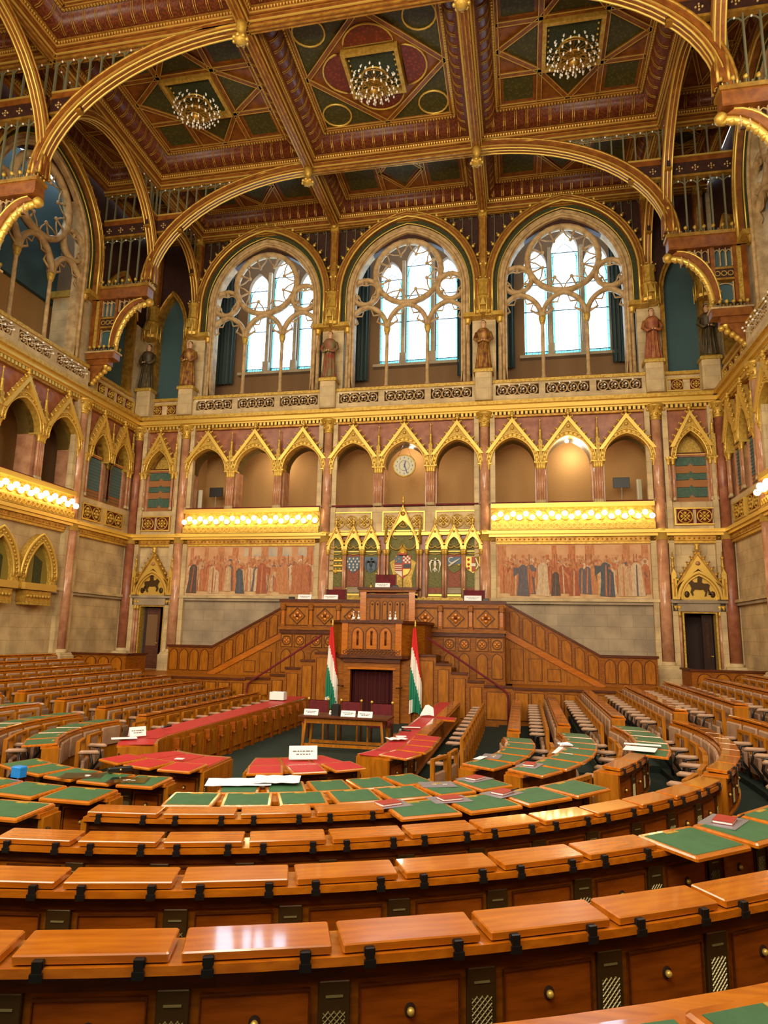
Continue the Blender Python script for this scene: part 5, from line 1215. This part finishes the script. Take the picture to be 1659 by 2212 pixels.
def card(x,y,z,w,h,label,rz=0,m='white'):
    r=thing('name_card',label,'name card','white folded name cards',(x,y,z),rz); f=MB(); f.add([(-w,-.05,0),(w,-.05,0),(w,0,h),(-w,0,h),(-w,.05,0),(w,.05,0)],[(0,1,2,3),(3,2,5,4)],m); f.add([(-w,-.048,0.001),(w,-.048,0.001),(w,.001,h-.002),(-w,.001,h-.002)],[(3,2,1,0)],m); f.build('folded_card',r)
    f=MB()
    R=random.Random(int(x*100)); 
    for l_,zz in ((.75,.6),(.5,.38)):
        xx=-w*l_
        while xx<w*l_: q=R.uniform(.015,.05)*w*6; f.add([(xx,-.052+.05*zz-.003,h*zz-.008),(min(xx+q,w*l_),-.052+.05*zz-.003,h*zz-.008),(min(xx+q,w*l_),-.052+.05*zz-.002,h*zz+.008),(xx,-.052+.05*zz-.002,h*zz+.008)],[(0,1,2,3)],'ink'); xx+=q+.01*w*6
    f.build('printed_name',r); return r
card(-4.55,14.7,.76,.16,.12,'white name card at the left end of the table'); card(-4.16,14.95,.76,.05,.08,'small white card beside the black box on the table'); card(-3.71,14.68,.76,.16,.12,'white name card right of the black box on the table'); card(-3.33,14.65,.76,.16,.12,'white name card nearest the right end of the table')
r=thing('black_camera_box','black boxy device among the cards on the table','device',loc=(-4.02,14.78,.76)); f=MB(); f.bev(-.09,.09,-.07,.08,0,.24,'black',.02); f.build('body',r); f=MB(); f.lathe([(.05,0),(.05,.01)],'plastic_grey',(0,-.0,.245),12); f.build('dial',r)
card(AX-2.98,22.45,3.66,.24,.16,'white name card on the left end of the tribune'); card(AX-2.05,22.45,3.66,.25,.16,'white name card in front of the left tribune chair'); card(AX-.2,22.2,4.06,.25,.15,'white name card on the raised central desk'); card(AX+2.78,22.45,3.66,.28,.17,'white name card in front of the right tribune chair')
for i,(x,z,y,l) in enumerate(((AX+.22,4.06,22.25,'small black box beside the name card on the raised desk'),(AX+3.2,3.66,22.45,'small black box near the right end of the tribune'),(AX-3.45,3.66,22.45,'small black box near the left end of the tribune'))):
    f=MB(); f.bev(-.1,.1,-.05,.05,0,.08,'black',.01); tag(f.build('microphone_box',None,(x,y,z)),l,'box')
r=thing('table_bell','small brass bell on the raised central desk','bell',loc=(AX-.62,22.3,4.06)); f=MB(); f.lathe([(.06,0),(.045,.03),(.03,.08),(.012,.1)],'gold_smooth',n=12); f.build('bell',r); f=MB(); f.lathe([(.01,.1),(.015,.14),(.01,.18)],'oak_dark',n=8); f.build('handle',r)
for i,x in enumerate((-.62,-.46,.5,.66)):
    r=thing('water_bottle','clear water bottle on the rostrum ledge, %s from the left'%ORD[i],'bottle','clear bottles on the rostrum',(AX+x,20.0,2.92)); f=MB(); f.lathe([(.045,0),(.045,.14),(.02,.2),(.018,.24)],'clear_glass',n=10); f.build('body',r); f=MB(); f.lathe([(.02,.24),(.02,.27)],'white',n=8); f.build('cap',r); f=MB(); f.lathe([(.046,.03),(.046,.1)],'paper',n=10); f.build('paper_label',r)
# ---------------------------------------------------------------- desk rows
PW=.6
def mesh_of(mb,name):
    o=mb.build(name); me=o.data; bpy.data.objects.remove(o); return me
def lid_closed(w,m='oak_lid'):
    b=MB(); b.bev(-w/2+.02,w/2-.02,-.1,.11,.008,.042,m,.006); b.bev(-w/2+.04,w/2-.04,-.09,.1,0.0,0.01,'oak_dark',.004); return b
def lid_open(w,leath):
    b=MB(); b.bev(-w/2+.02,w/2-.02,-.36,.12,-.018,.012,'oak_lid',.012); return b
def leather(w,leath):
    b=MB(); b.prism([(-w/2+.055,-.325),(w/2-.055,-.325),(w/2-.055,.075),(-w/2+.055,.075)],.012,.0145,leath,'xy'); return b
_cache={}
def gm(kind,w,extra=''):
    k=(kind,round(w,3),extra)
    if k in _cache: return _cache[k]
    if kind=='lid': mb=lid_closed(w)
    elif kind=='open': mb=lid_open(w,extra)
    elif kind=='leather': mb=leather(w,extra)
    elif kind=='plate': mb=MB(); mb.box(-.06,.06,.035,.07,.0146,.018,'gold_paint')
    elif kind=='hinge': mb=MB(); mb.box(-.018,.018,-.128,-.1,-.04,.03,'black'); mb.box(-.024,.024,-.132,-.12,-.042,-.012,'black'); mb.box(-.022,.022,-.12,-.1,.0,.026,'black')
    elif kind=='drawer': mb=MB(); mb.bev(-w/2+.1,w/2-.1,-.0,.02,-.26,-.0,'oak_x',.004); mb.tube([(-w/2+.1,-.003,-.26),(w/2-.1,-.003,-.26),(w/2-.1,-.003,0),(-w/2+.1,-.003,0)],.008,'oak_dark',4,True)
    elif kind=='inner': mb=MB(); mb.prism([(-w/2+.03,.13),(w/2-.03,.13),(w/2-.11,.8),(-w/2+.11,.8)],.0,.006,'leather_red','xy')
    elif kind=='innerw': mb=MB(); mb.box(-w/2+.005,w/2-.005,.11,.46,.0,.006,'leather_red')
    elif kind=='wide': mb=MB(); mb.box(-w/2+.005,w/2-.005,-.1,.46,.0,.006,'leather_red')
    elif kind=='knob': mb=MB(); mb.prism([(.024*math.cos(a*PI/6),-.11+.028*math.sin(a*PI/6)) for a in range(12)],-.006,.0,'recess_dark'); mb.ball((0,-.014,-.112),.017,'gold_smooth',8,6)
    elif kind=='grille':
        mb=MB(); mb.bev(-.065,.065,-.004,.02,-.27,.02,'bronze',.004); mb.box(-.035,.035,-.008,-.002,-.04,-.032,'mesh_metal')
    elif kind=='mesh':
        mb=MB()
        for i in range(-3,4):
            for s_ in (-1,1):
                a=(max(-.045,i*.028-.045*1),); 
        x0,x1,z0,z1=-.045,.045,-.24,-.09
        for s_ in (-1,1):
            for c in [q*.024 for q in range(-10,11)]:
                P_=[]
                for x in (x0,x1):
                    z=s_*x+c+(z0+z1)/2
                    if z0<=z<=z1: P_.append((x,z))
                for z in (z0,z1):
                    x=s_*(z-c-(z0+z1)/2)
                    if x0<x<x1: P_.append((x,z))
                if len(P_)>=2 and (Vector(P_[0])-Vector(P_[1])).length>.01: mb.tube([(P_[0][0],-.006,P_[0][1]),(P_[1][0],-.006,P_[1][1])],.0028,'mesh_metal',3)
    elif kind=='pad': mb=MB(); mb.bev(-w/2+.05,w/2-.05,.13,.18,-.36,-.045,'leather_tan',.02)
    me=mesh_of(mb,kind); _cache[k]=me; return me
def put(me,name,parent,M):
    o=bpy.data.objects.new(name,me); C.objects.link(o); o.parent=parent; o.matrix_local=M; return o
def desk(name_label,k,F,frames,strip,states,ends=(True,True),drawers=True,pads=False,leath='leather_green',group='curved desk rows',yi0=None):
    """frames: unit matrices (origin on the hinge line, +y towards the middle of the hall); strip(off)-> polyline"""
    r=thing('desk_row',name_label,'desk',group); yi=yi0 or .13
    zt=F+.70; b=MB()
    # ledge, front panel, back board, plinth
    def bd(o0,o1,z0,z1,m): b.band(strip(o0),strip(o1),z0,z1,m,'xy')
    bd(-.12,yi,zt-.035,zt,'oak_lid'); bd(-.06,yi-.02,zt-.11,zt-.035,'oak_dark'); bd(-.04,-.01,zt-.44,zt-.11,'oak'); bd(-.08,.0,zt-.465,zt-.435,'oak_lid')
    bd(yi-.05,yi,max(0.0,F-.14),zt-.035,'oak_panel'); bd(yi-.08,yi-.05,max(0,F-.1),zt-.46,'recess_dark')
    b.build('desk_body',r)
    T=[Matrix.Translation((0,0,0))]
    n=len(frames)
    for e,i in ((ends[0],0),(ends[1],1)):
        if not e: continue
        A=strip(-.1)[0 if i==0 else -1]; B=strip(yi+.005)[0 if i==0 else -1]; A=Vector((A[0],A[1],0));B=Vector((B[0],B[1],0)); d=(B-A).normalized(); nn=Vector((-d.y,d.x,0))*.025
        q=MB(); vs=[A+nn,B+nn,B-nn,A-nn]; zb=max(0,F-.12); q.add([(v.x,v.y,zb) for v in vs]+[(v.x,v.y,zt-.03) for v in vs],[(0,3,2,1),(4,5,6,7),(0,1,5,4),(1,2,6,5),(2,3,7,6),(3,0,4,7)],'oak_panel'); q.build('end_panel',r)
        hh=MB(); m_=(A+B)/2; hh.T=Matrix.Translation((m_.x,m_.y,zt-.36))@Matrix.Rotation(math.atan2(d.y,d.x),4,'Z'); 
        for sy in (-1,1): hh.tube([(-.03+.0*sy,sy*.032,.03),(-.025,sy*.04,0),(0,sy*.045,-.02),(.025,sy*.04,0),(.03,sy*.032,.03)],.006,'gold_smooth',4); hh.ball((0,sy*.035,.01),.014,'gold_smooth',6,4)
        hh.build('brass_handle',r)
    for i,(M,w) in enumerate(frames):
        st=states[i] if i<len(states) else states[-1]
        U=M@Matrix.Translation((0,0,zt))
        if st=='c':
            l=put(gm('lid',w),'desk_lid',r,U@Matrix.Translation((0,0,.004))@Matrix.Rotation(rad(2.6),4,'X'))
            if drawers:
                for sx in (-1,1): h=bpy.data.objects.new('hinge',gm('hinge',.6)); C.objects.link(h); h.parent=l; h.matrix_local=Matrix.Translation((sx*w*.3,0,.0))
        if st=='n': put(gm('wide',w),'leather_inlay',r,U)
        if st=='c' and leath=='leather_red': put(gm('innerw',w),'leather_inlay',r,U)
        if st=='o':
            l=put(gm('open',w),'writing_surface',r,U@Matrix.Translation((0,0,.022))@Matrix.Rotation(rad(2.0),4,'X'))
            q=bpy.data.objects.new('leather_inlay',gm('leather',w,leath)); C.objects.link(q); q.parent=l
            if leath=='leather_red': q=put(gm('inner',w),'leather_inlay',r,U)if (yi0 or 0)>.6 else put(gm('innerw',w),'leather_inlay',r,U)
            if leath=='leather_green': q=bpy.data.objects.new('brass_plate',gm('plate',.6)); C.objects.link(q); q.parent=l
        if drawers:
            d=put(gm('drawer',w),'drawer',r,U@Matrix.Translation((0,-.055,-.135))); q=bpy.data.objects.new('knob',gm('knob',.6)); C.objects.link(q); q.parent=d
            g=put(gm('grille',.6),'speaker_grille',r,U@Matrix.Translation((w/2,-.055,-.13))); q=bpy.data.objects.new('wire_mesh',gm('mesh',.6)); C.objects.link(q); q.parent=g
        if pads: put(gm('pad',w),'leather_pad',r,U)
    return r
def arc_row(label,k,F,a0,a1,n,states,ends=(True,True),drawers=True,pads=False,leath='leather_green',R=None,group='curved desk rows',yi0=None):
    R=R or RK[k]; da=(a1-a0)/n; w=2*R*math.sin(rad(da/2))
    fr=[]
    for i in range(n):
        a=a0+(i+.5)*da; fr.append((Matrix.Translation((CX+R*math.sin(rad(a)),CY-R*math.cos(rad(a)),0))@Rz(rad(a)),w))
    return desk(label,k,F,fr,lambda o:apts(R-o,a0,a1,n*2),states,ends,drawers,pads,leath,group,yi0)
def line_row(label,side,k,F,y0,y1,n,states,ends=(True,True),pads=True,leath='leather_green',x=None,group='straight desk rows',yi0=None):
    X=CX+side*(RK if side>0 else RL)[k] if x is None else x; w=(y1-y0)/n; fr=[(Matrix.Translation((X,y0+(i+.5)*w,0))@Rz(side*PI/2),w) for i in range(n)]
    st=lambda o:[(X-side*o,y0+(y1-y0)*i/n) for i in range(n+1)]
    return desk(label,k,F,fr,st,states,ends,False,pads,leath,group,yi0)
# centre block, nearest last (k = row from the middle)
arc_row('small curved desk of three red leather places nearest the table',0,FA[0],14,48,3,'ooo',leath='leather_red',group='red leather desks',R=2.6,yi0=.9)
arc_row('small curved desk of three red leather places left of the centre aisle',0,FA[0],-33,2,3,'ooo',leath='leather_red',group='red leather desks',R=2.6,yi0=.9)
arc_row('innermost green topped curved row, under the spread white papers',1,FA[1],13,47,5,'ooooo')
arc_row('short green topped curved row left of the centre aisle with a black case on it',1,FA[1],-32,4,5,'ooooo',R=3.9)
arc_row('second green topped curved row of the middle block, fully open',2,FA[2],9.5,51,7,'ooooooo')
arc_row('green topped curved row left of the centre aisle holding the blue box',2,FA[2],-38,3,6,'oooooo')
arc_row('curved row half closed lids and half open green places with red books',3,FA[3],6.2,54.5,8,'ccccoooo')
arc_row('green topped curved row at the left picture edge, nearest of the left group',3,FA[3],-38,2.6,7,'ooooooo')
arc_row('curved row of closed lids ending beside the tall end panel on the right',4,FA[4],5.6,61,12,'cccccccccccc')
arc_row('curved row of closed lids with green open places at its right end',5,FA[5],4.3,60.5,13,'cccccccc'+'ooooo')
arc_row('nearest full curved row of closed lids across the bottom of the picture',6,FA[6],2.6,62,15,'c'*15)
arc_row('row at the bottom right picture corner with an open green place',7,FA[7],24,60,9,'ooooooooo',R=10.2,yi0=.24)
# right block: curved ends then straight rows
arc_row('red topped curved desk end right of the table with the microphone',0,FA[0],64,90,2,'oo',(True,False),leath='leather_red',group='red leather desks',yi0=.5)
r0=line_row('long red topped desk running back on the right of the table',1,0,FA[0],11.445,19.3,13,'oo'+'c'*4+'o'+'c'*6,(False,True),False,'leather_red',group='red leather desks',yi0=.5)
arc_row('green topped curved desk end, first from the red desk on the right',1,FA[1]+.02,60,100,5,'ooooo',(True,True),False,True)
arc_row('green topped curved desk end with a loose white sheet, second on the right',2,FA[2]+.03,56,100,7,'ooooooo',(True,True),False,True)
arc_row('curved desk end with closed lids in front and green tops behind, third on the right',3,FA[3]+.05,61,102,7,'ccooooo',(True,True),True,True)
arc_row('tall curved desk end with closed lids near the right picture edge',4,FA[4]+.05,63,103,9,'c'*9,(True,True),True,True)
arc_row('curved desk end at the far right picture edge behind the tall end panel',5,FA[5]+.06,66,103,9,'ooo'+'c'*6,(True,True),True,True)
for k in range(1,8): line_row('straight row of closed lids on the right, %s outward from the red desk'%ORD[k-1],1,k,FS[k],13.5,19.9,11,'c'*11,pads=k>1)
# left block
arc_row('red topped curved desk tip on the left with a folded card',0,FA[0],-90,-57,2,'nn',(False,True),leath='leather_red',group='red leather desks',R=RL[0],yi0=.5)
line_row('long red topped desk running back on the left of the table',-1,0,FA[0],11.445,19.3,13,'n'*13,(False,True),False,'leather_red',group='red leather desks',yi0=.5)
for k in range(1,7):
    st={1:'o'*5,2:'o'*7,3:'o'*8}.get(k,'c'*12); n=[0,5,7,8,9,10,12][k]
    arc_row('curved desk end on the left, %s outward from the red desk'%ORD[k-1],k,FL[k]+.02 if k>1 else FA[1],-101,-50,n,st,(True,True),False,True,R=[0,3.4,4.4,5.5,6.6,7.64,8.68][k])
for k in range(1,9): line_row('straight row of closed lids on the left, %s outward from the red desk'%ORD[k-1],-1,k,FL[k],13.5,19.9,11,'c'*11,pads=k>1)
# ---------------------------------------------------------------- inner face brackets of the long red desks
for side,n in ((-1,'left'),(1,'right')):
    r=thing('desk_front_panelling','oak front with brackets under the %s long red desk'%n,'panelling','fronts of the long red desks'); b=MB(); X=CX+side*((RK if side>0 else RL)[0]-.51)
    for i in range(13):
        y=11.5+i*.6; x0,x1=sorted((X,X-side*.04)); b.box(x0,x1,y+.04,y+.26,.12,.6,'oak_panel'); b.box(x0,x1,y+.32,y+.54,.12,.6,'oak_panel')
    b.build('raised_panels',r)
    for i in range(14):
        q=MB(); y=11.5+i*.6; q.prism([(X-side*.02,0.02),(X-side*.08,.02),(X-side*.06,.2),(X-side*.03,.4),(X-side*.1,.52),(X-side*.16,.62),(X-side*.02,.62)][::side],y-.04,y+.04,'oak_x')if False else q.box(min(X,X-side*.07),max(X,X-side*.07),y-.04,y+.04,0.0,.45,'oak_x')
        q.box(min(X,X-side*.13),max(X,X-side*.13),y-.03,y+.03,.45,.64,'oak_x'); q.ball((X-side*.11,y,.44),.04,'oak_x',6,4); q.build('bracket',r)
# ---------------------------------------------------------------- member chairs
def make_chair():
    r=thing('member_chair','x','chair')
    f=MB(); w=.25; f.box(-w,-w+.045,-.03,.03,.0,.75,'oak_panel'); f.box(w-.045,w,-.03,.03,.0,.75,'oak_panel'); f.box(-w+.045,w-.045,-.03,.03,.705,.75,'oak_panel'); f.box(-w+.045,w-.045,-.03,.03,.3,.35,'oak_panel'); f.build('back_frame',r)
    f=MB(); f.bev(-w+.06,w-.06,-.02,.03,.36,.54,'leather_tan',.02); f.build('back_pad',r)
    f=MB(); f.bev(-w+.05,w-.05,.05,.11,.2,.46,'leather_tan',.02); f.build('seat',r)
    f=MB(); f.tube([(w+.03,.02,.58),(w+.03,.06,.595),(w+.03,.29,.595),(w+.03,.33,.58)],[.02,.034,.034,.02],'leather_tan',8); f.build('armrest',r)
    f=MB(); f.tube([(w+.02,.03,.58),(w+.02,.2,.56),(w+.02,.24,.4),(w+.02,.1,.2),(w+.02,.06,0)],.022,'black',5); f.build('arm_bracket',r)
    return r
ch0=make_chair(); used=False
def chair(M,label,group):
    global used
    if not used: ch0.matrix_world=M; ch0['label']=label; ch0['group']=group; used=True; return
    dup(ch0,M,label,group=group)
def sd(s): return 'right' if s>0 else 'left'
for side in (1,-1):
    for k in range(0,7):
        F=FS[k] if k else 0; y0,y1,n=(13.5,19.9,11) if k else (12.2,19.3,11)
        for i in range(n):
            y=y0+(i+.5)*(y1-y0)/n; Q=RK if side>0 else RL; X=CX+side*(Q[k+1]-.3 if k else Q[0]+.75); F=(FS if side>0 else FL)[k]
            chair(Matrix.Translation((X,y,F))@Rz(side*PI/2),'tan chair, %s from the front, %s straight chair row on the %s'%(ORD[i],ORD[k],sd(side)),'tan chairs of the straight rows on the '+sd(side))
for side,ks in ((1,{1:(60,96,4),2:(56,98,6),3:(61,98,6),4:(63,98,8),0:(66,88,2)}),(-1,{0:(58,86,2),1:(57,98,5),2:(57,98,6),3:(57,98,8),4:(57,98,9),5:(57,98,10)})):
    for k,(a0,a1,n) in ks.items():
        Q=RK if side>0 else RL; R=(Q[k+1]-.3 if k else Q[0]+.75) if side>0 else [3.0,4.0,5.15,6.25,7.3,8.38,9.4][k]
        for i in range(n):
            a=side*(a0+(i+.5)*(a1-a0)/n); chair(Matrix.Translation((CX+R*math.sin(rad(a)),CY-R*math.cos(rad(a)),FA[k]))@Rz(rad(a)),'tan chair, %s from the aisle, curved end of chair row %s on the %s'%(ORD[i],['one','two','three','four','five','six'][k],sd(side)),'tan chairs at the curved row ends on the '+sd(side))
# ---------------------------------------------------------------- small things on the desks
def arcpos(k,a,off=0,dz=0): R=RK[k]-off; return Matrix.Translation((CX+R*math.sin(rad(a)),CY-R*math.cos(rad(a)),FA[k]+.735+dz))@Rz(rad(a))
def book(M,label,rz=0,folder=True):
    r=thing('red_book',label,'book','red books on grey folders'); r.matrix_world=M@Rz(rz)@Matrix.Translation((0,0,.006))
    f=MB(); f.box(-.1,.1,-.065,.065,.003,.018,'paper'); f.build('pages',r); f=MB(); f.box(-.105,.105,-.07,.07,.018,.022,'folder_red'); f.box(-.105,.105,-.07,.07,.0,.003,'folder_red'); f.build('cover',r)
def folder(M,label,rz=0,w=.19,h=.13,m='grey'):
    r=thing('plastic_folder',label,'folder','grey plastic folders'); r.matrix_world=M@Rz(rz); f=MB(); f.box(-w,w,-h,h,0,.004,'plastic_grey' if m=='grey' else m); f.build('sleeve',r)
    R=random.Random(int(M[0][3]*50)); f=MB()
    for i in range(3): x,y=R.uniform(-.1,.08),R.uniform(-.06,.05); f.box(x,x+.05,y,y+.02,.0042,.005,'white')
    f.build('stickers',r)
def pen(M,label,rz=0):
    r=thing('ballpoint_pen',label,'pen','pens beside the books'); r.matrix_world=M@Rz(rz); f=MB(); f.tube([(-.07,0,.012),(.06,0,.012)],.006,'black',6); f.build('barrel',r); f=MB(); f.tube([(.06,0,.012),(.075,0,.012)],[.005,.001],'gold_smooth',6); f.build('tip',r)
def sheet(M,w,h,label,rz=0,m='paper',wav=0):
    f=MB(); n=8; V=[(-w+2*w*i/n,s_*h,.004+wav*abs(math.sin(i*1.1+s_))) for i in range(n+1) for s_ in (-1,1)]
    V+= [(x,y,z-.003) for x,y,z in V]; q=2*(n+1); F_=[(2*i,2*i+2,2*i+3,2*i+1) for i in range(n)]+[(q+2*i+1,q+2*i+3,q+2*i+2,q+2*i) for i in range(n)]+[(2*i,q+2*i,q+2*i+2,2*i+2) for i in range(n)]+[(2*i+1,2*i+3,q+2*i+3,q+2*i+1) for i in range(n)]
    f.add(V,F_,m); o=f.build('paper_sheet'); o.matrix_world=M@Rz(rz); tag(o,label,'paper','loose white papers'); return o
for k,a,l,rz,fw in ((3,31,'third half closed row, leftmost book',.15,.0),(3,37,'third half closed row, middle book',-.1,0),(3,43,'third half closed row, book with a pen',.2,0),(2,48.5,'end of the second green row',.1,0),(5,45.5,'near right green places, with a pen',.25,0)):
    l=l.replace('third half closed row','half closed row')
    folder(arcpos(k,a,.05),'grey plastic folder under the red book, '+l,rz); book(arcpos(k,a,.04),'red book on a grey folder, '+l,rz+.1)
for k,a,l in ((3,44.1,'half closed row'),(5,46.4,'near right green row')): pen(arcpos(k,a,-.02,.03),'black pen beside the red book on the %s'%l,.2)
folder(arcpos(2,42,.02),'grey plastic folder lying askew on the second green row',-.35); 
folder(arcpos(1,-11,-.0),'large clear plastic sheet hanging over the left green row, farther one',.5,.24,.15,'clear_plastic'); folder(arcpos(1,-2,.0),'large clear plastic sheet on the left green row, nearer one',.3,.22,.15,'clear_plastic')
r=thing('black_case','long black case lying on the left green row','case'); r.matrix_world=arcpos(1,-7,.3,.02)@Rz(.9); f=MB(); f.bev(-.14,.14,-.04,.04,0,.05,'black',.01); f.build('body',r); f=MB(); f.ball((0,-.045,.025),.012,'gold_smooth',6,4); f.build('clasp',r)
sheet(arcpos(1,16,.05,.012),.36,.2,'large spread white paper on the innermost green row, lower one',.05,wav=.006); sheet(arcpos(1,22,.08,.03),.26,.2,'white paper overlapping the large spread paper',-.12,wav=.01)
card(*arcpos(0,34,.38).to_translation(),.2,.18,'large white name card on the red desk before the table',rad(22))
sheet(arcpos(2,78,.05,.02),.32,.14,'long loose white sheet on the second curved desk end at right',.0); sheet(arcpos(2,82,.1,.04),.12,.09,'small folded white paper above the long sheet',.4,wav=.03)
folder(arcpos(2,61,.05,.03),'grey folder on the end place of the second curved desk',.2); book(arcpos(2,61,.05,.03),'red book at the end of the second curved desk on the right',.3)
folder(arcpos(1,71,.05,.02),'grey folder on the first curved desk end at right',.2); sheet(arcpos(1,67,.1,.03),.14,.05,'narrow white paper on the first curved desk end',.1)
sheet(arcpos(3,75,0,.08),.2,.2,'white papers at the fold of the third curved desk end',.0); sheet(arcpos(3,79,.0,.08),.08,.24,'second strip of white paper on the third curved desk end',.05)
sheet(Matrix.Translation((CX+RK[0]-.35,12.0,.735)),.17,.12,'bundle of white papers at the near end of the right red desk',.5,wav=.015); sheet(Matrix.Translation((CX+RK[0]-.3,12.2,.755)),.09,.07,'small white notes stacked on the bundle at the red desk',.3)
sheet(Matrix.Translation((CX+RK[0]-.35,13.6,.735)),.18,.06,'white booklet farther back on the right red desk',.2)
r=thing('hand_microphone','handheld microphone lying on the right red desk','microphone',loc=(CX+RK[0]-.4,12.95,.76),rz=-.15); f=MB(); f.tube([(-.02,0,0),(.16,0,0)],[.02,.013],'black',8); f.build('body',r); f=MB(); f.ball((-.045,0,0),.03,'plastic_grey',10,6); f.build('head',r)
# folded paper bag on right red desk
f=MB(); f.add([(-.12,-.03,0),(.0,.0,.22),(.06,-.02,.24),(.1,.0,.02),(-.12,.06,0),(.0,.04,.22),(.06,.04,.24),(.1,.06,.02),(.18,.0,.18),(.2,.0,0)],[(0,1,5,4),(1,2,6,5),(2,3,7,6),(0,3,2,1),(4,5,6,7),(2,8,9,3),(6,7,9,8)],'paper'); f.box(-.1,.1,-.0,.03,0,.03,'folder_red'); tag(f.build('folded_paper',None,(CX+RK[0]-.35,15.6,.74)),'folded grey and white paper standing on the right red desk','paper')
r=thing('white_tray','white plastic tray at the far end of the left red desk','tray',loc=(CX-RL[0]+.1,17.9,.735)); f=MB(); f.band([(-.2,-.13),(.2,-.13),(.2,.13),(-.2,.13),(-.2,-.13)],[(-.18,-.11),(.18,-.11),(.18,.11),(-.18,.11),(-.18,-.11)],0,.2,'white','xy',False); f.box(-.18,.18,-.11,.11,0,.01,'white'); f.build('box',r); f=MB(); f.box(-.12,.0,-.1,.08,.01,.03,'paper'); f.build('papers',r)
card(CX-RL[0]+.15,10.9,.735,.14,.15,'folded white card on the left red desk',.9); sheet(Matrix.Translation((CX-RL[0]+.1,10.6,.735)),.2,.1,'sheet of white paper beside the folded card on the left red desk',.6)
r=thing('hand_microphone','handheld microphone near the folded card on the left red desk','microphone',loc=(CX-RL[0]+.1,11.9,.76),rz=1.2); f=MB(); f.tube([(-.02,0,0),(.16,0,0)],[.02,.013],'black',8); f.build('body',r); f=MB(); f.ball((-.045,0,0),.03,'plastic_grey',10,6); f.build('head',r)
sheet(arcpos(0,-12,.15),.06,.05,'small square white note on the left red leather desk',.3)
r=thing('blue_box','bright blue box at the left picture edge','box'); r.matrix_world=arcpos(2,-13.5,.22); f=MB(); f.bev(-.07,.07,-.05,.05,0,.1,'blue_box',.01); f.build('carton',r); f=MB(); f.bev(-.072,.072,-.052,.052,.08,.11,'blue_box',.01); f.build('lid',r)
